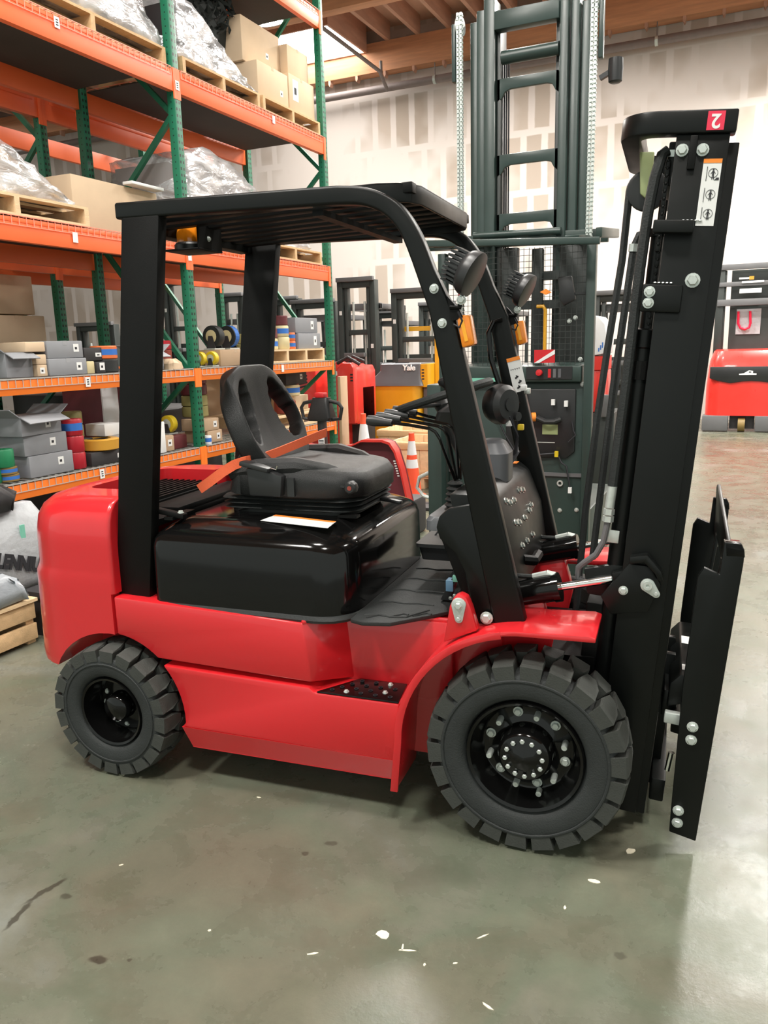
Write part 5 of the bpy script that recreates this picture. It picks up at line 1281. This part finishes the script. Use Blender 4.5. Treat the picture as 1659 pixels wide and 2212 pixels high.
gp(MB().box(gx(-2.0), gx(-1.66), -.37, -.36, 1.475, 1.50), 'steel_strip', 'green_conn', cs)
# big side column left (seen between seat lever and far pillar)
gp(MB().box(gx(-2.16), gx(-2.05), -.45, .3, .06, 1.46), 'side_column', 'truck_green', bevel=.01)
gp(MB().box(gx(-2.16), gx(-1.0), -.25, .9, .06, .55), 'truck_base', 'truck_green', bevel=.02)
gp(MB().tube([(gx(-2.17), -.40, .80), (gx(-2.25), -.40, .76), (gx(-2.27), -.40, .68), (gx(-2.22), -.40, .62), (gx(-2.15), -.40, .60)], .014, 8), 'grab_loop', 'zinc', smooth=True)
mi = gp(MB().prism([(gx(-1.235), 2.17), (gx(-1.14), 2.175), (gx(-1.11), 2.02), (gx(-1.19), 1.98), (gx(-1.215), 2.02)], 'xz', -.36, -.325), 'mirror', 'dark_plastic', bevel=.008)
gp(MB().bar((gx(-1.12), -.33, 2.06), (gx(-1.05), -.31, 2.06), .015, .015), 'mirror_arm', 'dark_plastic', mi)
ys = gp(MB().tube([(gx(-1.385), -.31, 1.985), (gx(-1.34), -.31, 1.985), (gx(-1.325), -.31, 1.96), (gx(-1.325), -.31, 1.68)], .013, 8), 'yellow_bar', 'truck_yellow', smooth=True)
gp(MB().box(gx(-1.395), gx(-1.25), -.325, -.315, 1.60, 1.69), 'red_flag', 'red_plastic')
gp(MB().prism([(gx(-1.395), 1.60), (gx(-1.36), 1.60), (gx(-1.25), 1.66), (gx(-1.25), 1.69)], 'xz', -.328, -.325), 'flag_stripe', 'white_label')
rb = gp(MB().lathe([(.012, 2.32), (.012, 2.10), (.02, 2.09), (.02, 2.06)], (gx(-1.93), -.33, 0), 'z', 10), 'red_strap', 'red_hose', smooth=True)
for k in range(6): gp(MB().sph((gx(-1.90), -.40, 1.42+.035*k), .02, 8, 5), 'red_chain_link', 'red_hose')
gp(MB().box(gx(-1.55), gx(-1.40), -.5, -.35, 2.155, 2.17), 'guard_tray', 'truck_dark')
gp(MB().prism([(gx(-1.36), 2.08), (gx(-1.32), 2.10), (gx(-1.28), 2.075), (gx(-1.32), 2.06)], 'xz', -.33, -.32), 'orange_knob', 'orange_label')

# ------------------------------------------------------------------ generic dark truck for the background row
def dark_truck(x, y, w, hm, hg, label, body='truck_dark', bz=1.2, guard=True, shelf=True, rz=0, mastx=None, glow=True, extra=None):
    t = thing('reach_truck', label, 'truck', (x, y, 0), rz)
    hw = w/2; m = 'truck_dark'
    for s in (-1, 1):
        MB().box(s*hw-.05, s*hw+.05, -.06, .10, .05, hm).build('mast_channel', m, t, bevel=.008)
        MB().box(s*(hw-.10)-.03, s*(hw-.10)+.03, -.02, .10, .05, hm-.08).build('mast_inner_channel', m, t, bevel=.006)
        MB().cyl((s*(hw-.2), .06, .2), (s*(hw-.2), .06, hm-.35), .022, 8).build('lift_cylinder', 'zinc' if glow else m, t, smooth=True)
    MB().box(-hw, hw, -.05, .08, hm-.12, hm-.02).build('mast_top_bar', m, t, bevel=.006)
    MB().box(-hw-.04, hw+.04, -.12, -.04, hm-.02, hm+.05).build('mast_top_plate', 'truck_grey', t, bevel=.006)
    for z in (hm*.42, hm*.68): MB().box(-hw, hw, .0, .07, z, z+.09).build('mast_cross_bar', m, t, bevel=.006)
    if guard:
        MB().box(-hw-.08, hw+.08, .1, .16, hg-.06, hg+.05).build('guard_rail', 'truck_grey', t, bevel=.006)
        MB().box(-hw-.08, hw+.08, 1.15, 1.2, hg-.05, hg+.04).build('guard_rail', 'truck_grey', t, bevel=.006)
        for s in (-1, 1):
            MB().box(s*(hw+.05)-.03, s*(hw+.05)+.03, .1, 1.2, hg-.05, hg+.04).build('guard_side', 'truck_grey', t, bevel=.006)
            MB().bar((s*(hw+.05), 1.17, hg), (s*(hw+.03), 1.2, .9), .06, .06).build('guard_post', m, t)
        for k in range(5): MB().box(-hw+.1+(w-.2)*k/4-.03, -hw+.1+(w-.2)*k/4+.03, .16, 1.15, hg-.02, hg+.01).build('guard_slat', m, t)
    MB().box(-hw-.05, hw+.05, .15, 1.5, .12, bz).build('truck_body', body, t, bevel=.04)
    MB().box(-hw-.06, hw+.06, .05, 1.3, .0, .12).build('truck_skirt', 'black_box', t)
    MB().box(-hw+.14, hw-.14, .11, .13, .12, hm*.60).build('mast_screen', 'truck_dark', t)
    if shelf:
        MB().box(-hw+.12, hw-.12, -.2, -.1, hm*.55, hm*.55+.07).build('carriage_bar', 'truck_grey', t, bevel=.005)
        MB().box(-hw+.12, hw-.12, -.2, -.1, hm*.36, hm*.36+.07).build('carriage_bar', 'truck_grey', t, bevel=.005)
    for k, (dx, z) in enumerate(((-hw+.01, hm*.8), (hw-.02, hm*.6), (-hw, hm*.5))):
        MB().box(dx-.025, dx+.025, -.064, -.06, z, z+.07).build('sticker', 'white_label' if k < 2 else 'wheel_yellow', t)
    return t
dark_truck(-6.25, 12.6, .62, 2.85, 2.42, 'black reach truck mast with two-tier carriage just right of the rack end post')
t = dark_truck(-5.25, 12.9, .85, 2.64, 2.55, 'black truck with a wide flat top bar behind the yellow pallet truck', guard=False)
MB().box(-.4, .4, .2, .26, 1.98, 2.06).build('yellow_crossbar', 'truck_yellow', t)
MB().box(.38, .48, .1, .25, .1, 2.1).build('yellow_column', 'truck_yellow', t, bevel=.02)
MB().box(-.35, .20, .12, .2, 1.2, 1.40).build('yellow_panel', 'truck_yellow', t)
dark_truck(-7.55, 13.4, .85, 2.58, 2.3, 'black truck whose curved guard slats show between the rear roof post and the rack end')
dark_truck(-10.55, 13.2, .60, 3.15, 2.2, 'tall black truck mast seen left of the middle rack post', guard=False)
dark_truck(-9.55, 13.6, .55, 2.80, 2.3, 'black truck mast seen between the two middle rack posts')
dark_truck(-8.65, 14.2, .55, 2.72, 2.2, 'narrow black truck frame beside the far roof post', guard=False)
dark_truck(-6.95, 15.4, .60, 2.42, 2.2, 'lower black truck standing behind the reach truck next to the rack end')
dark_truck(-5.75, 15.2, .70, 2.52, 2.2, 'black truck in the back row left of the wide flat top bar')
dark_truck(-4.55, 15.0, .60, 2.60, 2.3, 'black truck in the back row behind the front pillar of the forklift')
dark_truck(-12.0, 12.4, .9, 2.3, 2.1, 'low black machine behind the cartons at the left of the rack', guard=False)
dark_truck(-1.95, 13.2, .70, 2.45, 2.25, 'black truck partly hidden between the green order picker and the forklift mast')
# ------------------------------------------------------------------ yellow pallet truck
Yt = thing('pallet_truck', 'yellow and grey rider pallet truck behind the wooden crates', 'truck', (-4.9, 11.35, 0))
MB().loft([rrect(-.50, .36, -.2, .9, [.05, .05, .12, .12], .12, 5), rrect(-.50, .36, -.2, .9, [.05, .05, .12, .12], 1.14, 5)]).build('battery_body', 'truck_yellow', Yt, smooth=True)
MB().loft([rrect(-.50, .42, -.22, .5, .05, 1.14), rrect(-.48, .40, -.2, .5, .05, 1.20), rrect(-.33, .36, -.12, .5, .04, 1.36), rrect(-.33, .36, -.10, .5, .04, 1.46), rrect(-.32, .35, -.08, .5, .03, 1.475)]).build('control_cowl', 'grey_plastic', Yt, smooth=True, ang=20)
text('Yale', .12, 'white_label', frame((.17, -.126, 1.405), (1, 0, 0), (0, .20, 1)), Yt, 'lettering', .007, .003)
MB().box(-.10, .10, -.02, .06, 1.474, 1.487).build('clipboard', 'ink', Yt)
MB().loft([rrect(.36, .50, -.16, .5, .03, 1.12), rrect(.36, .50, -.16, .5, .03, 1.46)]).build('side_wing', 'truck_yellow', Yt, smooth=True)
for k in range(4): MB().box(.39, .43, -.163, -.158, 1.23+.045*k, 1.25+.045*k).build('vent_slot', 'ink', Yt)
MB().box(.38, .50, -.1, .5, .3, 1.12).build('grey_side', 'grey_plastic', Yt, bevel=.03)
MB().box(.50, .60, .1, .3, .1, 2.15).build('yellow_mast_post', 'truck_yellow', Yt, bevel=.01)
for z in (.55, .9): bolt((.26, -.203, z), (0, -1, 0), .02, Yt, 'truck_yellow')
MB().box(-.52, .4, -.18, .9, 0, .12).build('skirt', 'black_box', Yt)
# ------------------------------------------------------------------ red trucks beside the rack end
def red_column(x, y, label, flip):
    t = thing('red_pallet_truck', label, 'truck', (x, y, 0))
    s = -1 if flip else 1
    pr = [(-.20, .70), (-.20, 1.45), (-.16, 1.53), (-.02, 1.53), (.10, 1.42), (.13, 1.30), (.13, .9), (.2, .35), (.2, .12), (.0, .12), (.0, .70)]
    MB().prism([(a*s, b) for a, b in pr], 'xz', 0, .12).build('curved_cowl', 'truck_red', t, bevel=.02)
    MB().prism([(a*s*.9, b*.97) for a, b in pr], 'xz', .12, .75).build('body', 'truck_red', t, bevel=.02)
    MB().box(-.18, .18, .3, .7, .0, 1.2).build('battery_box', 'black_box', t, bevel=.02)
    MB().tube([(-.15*s, .3, 1.5), (.02*s, .28, 1.60), (.2*s, .3, 1.52)], .025, 8).build('grab_bar', 'black_box', t, smooth=True)
    for k in range(3): MB().box(-.17*s-.02, -.17*s+.02, -.004, .0, 1.28+.04*k, 1.30+.04*k).build('vent_slot', 'ink', t)
    MB().box(.07*s-.02, .07*s+.02, -.003, 0, 1.36, 1.42).build('badge', 'white_label', t)
    return t
red_column(-5.52, 10.6, 'red truck with a curved cowl close behind the rack end post', False)
red_column(-5.13, 9.75, 'red truck with a curved cowl right beside the yellow pallet truck', True)
tb = thing('red_pallet_truck', 'red truck with a vented cover behind the end bay of the rack', 'truck', (-6.35, 10.6, 0))
MB().box(-.5, .35, 0, .6, .12, 1.42).build('cover', 'truck_red', tb, bevel=.04)
for k in range(4): MB().bar((.05, -.004, 1.15+.05*k), (.2, -.004, 1.18+.05*k), .01, .02).build('vent_slot', 'ink', tb)
MB().box(-.5, .35, .02, .6, 0, .12).build('skirt', 'black_box', tb)
# ------------------------------------------------------------------ far red truck at the right edge
Q = thing('electric_truck', 'bright red electric truck with black band parked far back at the right edge', 'truck', (-.05, 16.1, 0))
MB().loft([rrect(-.72, .85, 0, 1.4, [.05, .05, .25, .25], .30, 6), rrect(-.72, .85, 0, 1.4, [.05, .05, .25, .25], .85, 6), rrect(-.68, .81, .02, 1.4, [.05, .05, .25, .25], 1.30, 6), rrect(-.62, .75, .12, 1.4, [.05, .05, .22, .22], 1.48, 6), rrect(-.58, .70, .2, 1.4, [.05, .05, .2, .2], 1.51, 6)]).build('body', 'truck_red', Q, smooth=True)
bd_ = MB().prism([(-.66, 1.20), (.80, 1.20), (.78, 1.02), (.62, .93), (.42, .90), (.20, .93), (.05, .94), (-.10, .93), (-.30, .90), (-.50, .94), (-.66, .99)], 'xz', -.02, .06).build('black_band', 'dark_plastic', Q, bevel=.01)
MB().prism([(-.16, 1.05), (.13, 1.05), (.13, 1.075), (.07, 1.08), (.07, 1.12), (.0, 1.13), (-.05, 1.10), (-.08, 1.08), (-.16, 1.07)], 'xz', -.026, -.02).build('emblem', 'white_label', Q)
MB().box(.0, .04, -.028, -.026, 1.09, 1.11).build('emblem_window', 'ink', Q)
for s in ((-.75, -.30), (.16, .85)): MB().box(*s, -.04, .3, .02, .30).build('outrigger', 'truck_grey', Q, bevel=.01)
MB().lathe([(.13, -.06), (.13, .06)], (-.07, .1, .13), 'x', 18).build('drive_wheel', 'wheel_brown', Q, smooth=True)
MB().box(-.28, .15, .12, .4, .05, .30).build('wheel_housing', 'black_box', Q)
for x in (-.58, .72):
    MB().box(x-.07, x+.07, .45, .6, 1.4, 3.05).build('mast_channel', 'truck_dark', Q, bevel=.01)
    MB().box(x-.04 if x > 0 else x+.04, x+.10 if x < 0 else x-.1, .5, .62, 1.4, 2.95).build('mast_inner_channel', 'truck_dark', Q, bevel=.01)
for z, h in ((2.95, .1), (2.65, .08), (2.30, .12)): MB().box(-.62, .76, .42, .5, z, z+h).build('mast_crossbar', 'truck_grey', Q, bevel=.008)
MB().box(-.40, .52, .62, .65, 1.45, 2.95).build('mast_screen', 'truck_dark', Q)
for x0, x1, z0, z1 in ((-.25, .12, 2.52, 2.60), (-.22, .15, 2.70, 2.735), (-.27, -.1, 2.77, 2.80)): MB().box(x0, x1, .40, .42, z0, z1).build('white_sticker', 'white_label', Q)
MB().box(-.1, -.02, .395, .42, 2.755, 2.815).build('orange_sticker', 'wheel_gold', Q)
MB().box(-.28, .14, .60, .62, 1.78, 2.24).build('grey_screen', 'sack_cloth', Q)
MB().tube([(-.25, .56, 2.2), (-.24, .56, 1.98), (-.20, .56, 1.90), (-.12, .56, 1.87), (-.05, .56, 1.90), (-.03, .56, 1.98), (-.05, .56, 2.2)], .022, 8).build('red_coil_hose', 'red_hose', Q, smooth=True)
# white and red machine seen in the slot beside the green order picker
V = thing('red_white_machine', 'white and red machine seen in the gap right of the green order picker', 'machine', (-1.42, 9.1, 0))
MB().prism([(-.25, 1.57), (-.25, 2.02), (-.15, 2.0), (-.08, 1.92), (-.05, 1.75), (-.06, 1.60)], 'xz', 0, .5).build('white_hood', 'cone_white', V, bevel=.01)
MB().box(-.25, -.07, .0, .5, 1.42, 1.57).build('red_band', 'truck_red', V)
MB().box(-.25, -.07, .02, .5, .95, 1.42).build('red_body', 'truck_red', V, bevel=.02)
MB().box(-.25, .05, .04, .6, .0, .95).build('chassis', 'truck_dark', V, bevel=.02)
MB().box(-.10, .02, -.05, .0, .9, 1.15).build('tail_lamp', 'truck_grey', V, bevel=.02)
for k in range(3): MB().box(-.14+.02*k, -.128+.02*k, -.004, 0, 1.62+.02*k, 1.66+.03*k).build('sticker_mark', 'tape_blue', V)

# ------------------------------------------------------------------ red pallet truck with tiller between rack and forklift
T = thing('tiller_truck', 'red walk-behind truck with open curved cover and black tiller behind the forklift seat', 'truck', (-3.3, 6.4, 0))
sh = [(-.60, .90), (-.45, .855), (-.20, .835), (.02, .87), (.12, .915), (.33, .92), (.40, .90), (.45, .83), (.505, .66), (.575, .34), (.61, .05)]
ol = sh; il = [(a-.012, b-.02) for a, b in sh][::-1]
MB().prism(ol+il, 'xz', 0, .12).build('cover_shell', 'truck_red', T, smooth=True)
MB().prism(sh+[(-.60, .05)], 'xz', .10, .13).build('cover_back', 'maroon_box', T)  # maroon colour stands in for the shade inside the red cover
for k in range(7): MB().box(.435+.006*k, .455+.006*k, -.004, .002, .73-.022*k, .74-.022*k).build('vent_slot', 'white_label', T)
MB().box(-.6, .55, .14, .5, .0, .35).build('drive_unit', 'black_box', T, bevel=.03)
tl = MB().bar((-.26, -.02, .45), (-.25, -.05, 1.12), .085, .06).build('tiller_arm', 'dark_plastic', T, bevel=.01)
MB().box(-.275, -.215, -.088, -.08, .84, .99).build('arm_label', 'white_label', tl)
for k in range(6): MB().box(-.27, -.22, -.09, -.088, .85+.012*k, .855+.012*k).build('barcode', 'ink', tl)
hd_ = MB().loft([rrect(-.36, -.14, -.12, .02, .03, 1.09), rrect(-.37, -.13, -.13, .03, .03, 1.12), rrect(-.33, -.16, -.10, .0, .03, 1.28), rrect(-.33, -.16, -.09, -.01, .03, 1.30)]).build('tiller_head', 'dark_plastic', T, smooth=True)
MB().box(-.295, -.195, -.10, -.02, 1.30, 1.345).build('belly_button', 'red_plastic', hd_, bevel=.012)
for s in (-1, 1):
    MB().tube([(-.245+s*.08, -.05, 1.27), (-.245+s*.18, -.06, 1.25), (-.245+s*.21, -.06, 1.21), (-.245+s*.19, -.06, 1.11), (-.245+s*.10, -.05, 1.10)], .017, 8).build('tiller_handle', 'dark_plastic', hd_, smooth=True)
# ------------------------------------------------------------------ wooden crates, cones, floor bits
def crate(x0, x1, y0, y1, z0, z1, label, skids=True, n=6):
    t = thing('wooden_crate', label, 'crate', ((x0+x1)/2, (y0+y1)/2, 0))
    hx, hy = (x1-x0)/2, (y1-y0)/2
    for s in (-1, 1):
        w = 2*hx/n
        for k in range(n): MB().box(-hx+w*k+.002, -hx+w*(k+1)-.002, s*hy-.011, s*hy+.011, z0, z1-.003*(k % 3)).build('side_plank', 'wood_pale', t, bevel=.002)
        w = 2*hy/n
        for k in range(n): MB().box(s*hx-.011, s*hx+.011, -hy+w*k+.002, -hy+w*(k+1)-.002, z0, z1-.003*(k % 2)).build('side_plank', 'wood_pale', t, bevel=.002)
        for z in (z0+.03, z1-.09):
            MB().box(-hx-.02, hx+.02, s*(hy+.022)-.011, s*(hy+.022)+.011, z, z+.08).build('batten', 'wood', t, bevel=.002)
            MB().box(s*(hx+.022)-.011, s*(hx+.022)+.011, -hy, hy, z, z+.08).build('batten', 'wood', t, bevel=.002)
    MB().box(-hx, hx, -hy, hy, z0, z0+.02).build('bottom_sheet', 'wood', t)
    if skids:
        for x in (-hx+.06, 0, hx-.06): MB().box(x-.05, x+.05, -hy, hy, 0, z0).build('skid', 'wood_pale', t, bevel=.003)
    return t
crate(-4.05, -3.22, 8.92, 9.75, .13, .58, 'pale wooden crate on skids behind the front traffic cone')
crate(-4.62, -3.85, 9.85, 10.7, .12, .62, 'wooden crate standing behind the front crate', n=5)
crate(-2.95, -2.3, 9.0, 9.6, .10, .5, 'wooden crate half hidden behind the green order picker')
carton(-3.30, .30, 9.15, 9.45, .153, .64, 'truck_red', 'red carton standing inside the front wooden crate', tape=False)
def cone(x, y, h, r, bands, label):
    t = thing('traffic_cone', label, 'cone', (x, y, 0), .3)
    R = lambda z: r+(.028-r)*z/h
    zs = [.03]+[q for b in bands for q in b]+[h]
    for i in range(len(zs)-1):
        a, b = zs[i], zs[i+1]
        MB().lathe([(R(a), a), (R(b), b)], n=24, cap=i == len(zs)-2).build('white_band' if i % 2 else 'cone_body', 'cone_white' if i % 2 else 'cone_orange', t, smooth=True)
    MB().lathe([(R(h)*1.25, h-.05), (R(h)*1.15, h), (R(h)*.8, h+.003)], n=20).build('cone_collar', 'cone_orange', t, smooth=True)
    MB().loft([rrect(-r*1.3, r*1.3, -r*1.3, r*1.3, .03, 0), rrect(-r*1.3, r*1.3, -r*1.3, r*1.3, .03, .025), rrect(-r*1.1, r*1.1, -r*1.1, r*1.1, .03, .04)]).build('cone_base', 'cone_orange', t, smooth=True, ang=20)
cone(-3.50, 8.34, .76, .115, [(.36, .46), (.51, .67)], 'orange traffic cone with two white bands in front of the wooden crate')
cone(-4.225, 8.58, .95, .15, [(.58, .83)], 'orange traffic cone with one wide white band beside the rack end post')
dk = MB().box(-.35, .55, -.16, .16, 0, .035).build('black_ramp', 'black_box', label='flat dark ramp plate lying on the floor before the front cone', cat='plate', bevel=.008)
dk.location = (-3.35, 7.85, 0); dk.rotation_euler = (0, 0, .1)
br_ = MB().box(-.5, .5, -.02, .02, 0, .04).build('floor_rail', 'black_box', label='dark metal rail lying on the floor behind the steering levers', cat='rail', bevel=.004)
br_.location = (-2.9, 7.95, 0)
# scraps on the floor
scr = [(-.91, 1.87, .020, .017, 0, 'torn cream paper scrap in the middle of the foreground floor'), (-.82, 1.84, .030, .004, .3, 'long wood splinter just right of the cream paper scrap'), (-.835, 1.848, .003, .016, .3, 'short splinter crossing the long one by the paper scrap'),
       (-1.07, 1.72, .024, .004, .6, 'wood splinter left of the cream paper scrap'), (-1.89, 1.82, .009, .004, .8, 'small white chip on the left floor below the rear wheel'), (-1.68, 2.36, .010, .004, .2, 'small white chip under the middle of the forklift'),
       (-.37, 2.36, .022, .010, 0, 'pale scrap below the front wheel on the right'), (-.28, 2.57, .020, .014, .9, 'torn pale scrap close to the mast foot'), (-.54, 1.74, .020, .005, -.3, 'splinter at the bottom edge right of the middle'),
       (-.75, 1.81, .004, .007, 0, 'tiny chip right of the crossed splinters'), (-.67, 1.85, .009, .004, .5, 'tiny splinter further right of the crossed splinters'), (-.63, 1.98, .022, .003, .9, 'thin splinter above the tiny chips'), (-1.41, 1.68, .006, .005, 0, 'tiny chip on the left foreground floor'),
       (-.43, 2.2, .004, .009, .2, 'tiny chip right of the front wheel shadow')]
rn = random.Random(5)
for (x, y, a, b, r, la) in scr:
    n = 9 if b > .008 else 5
    pts = []
    for k in range(n):
        t_ = 2*pi*k/n; q = rn.uniform(.75, 1.15)
        pts.append((a*q*cos(t_), b*q*sin(t_)))
    o = MB().prism(pts, 'xy', 0, .002).build('floor_scrap', 'scrap', label=la, cat='scrap'); o.location = (x, y, .0003); o.rotation_euler = (0, 0, r)
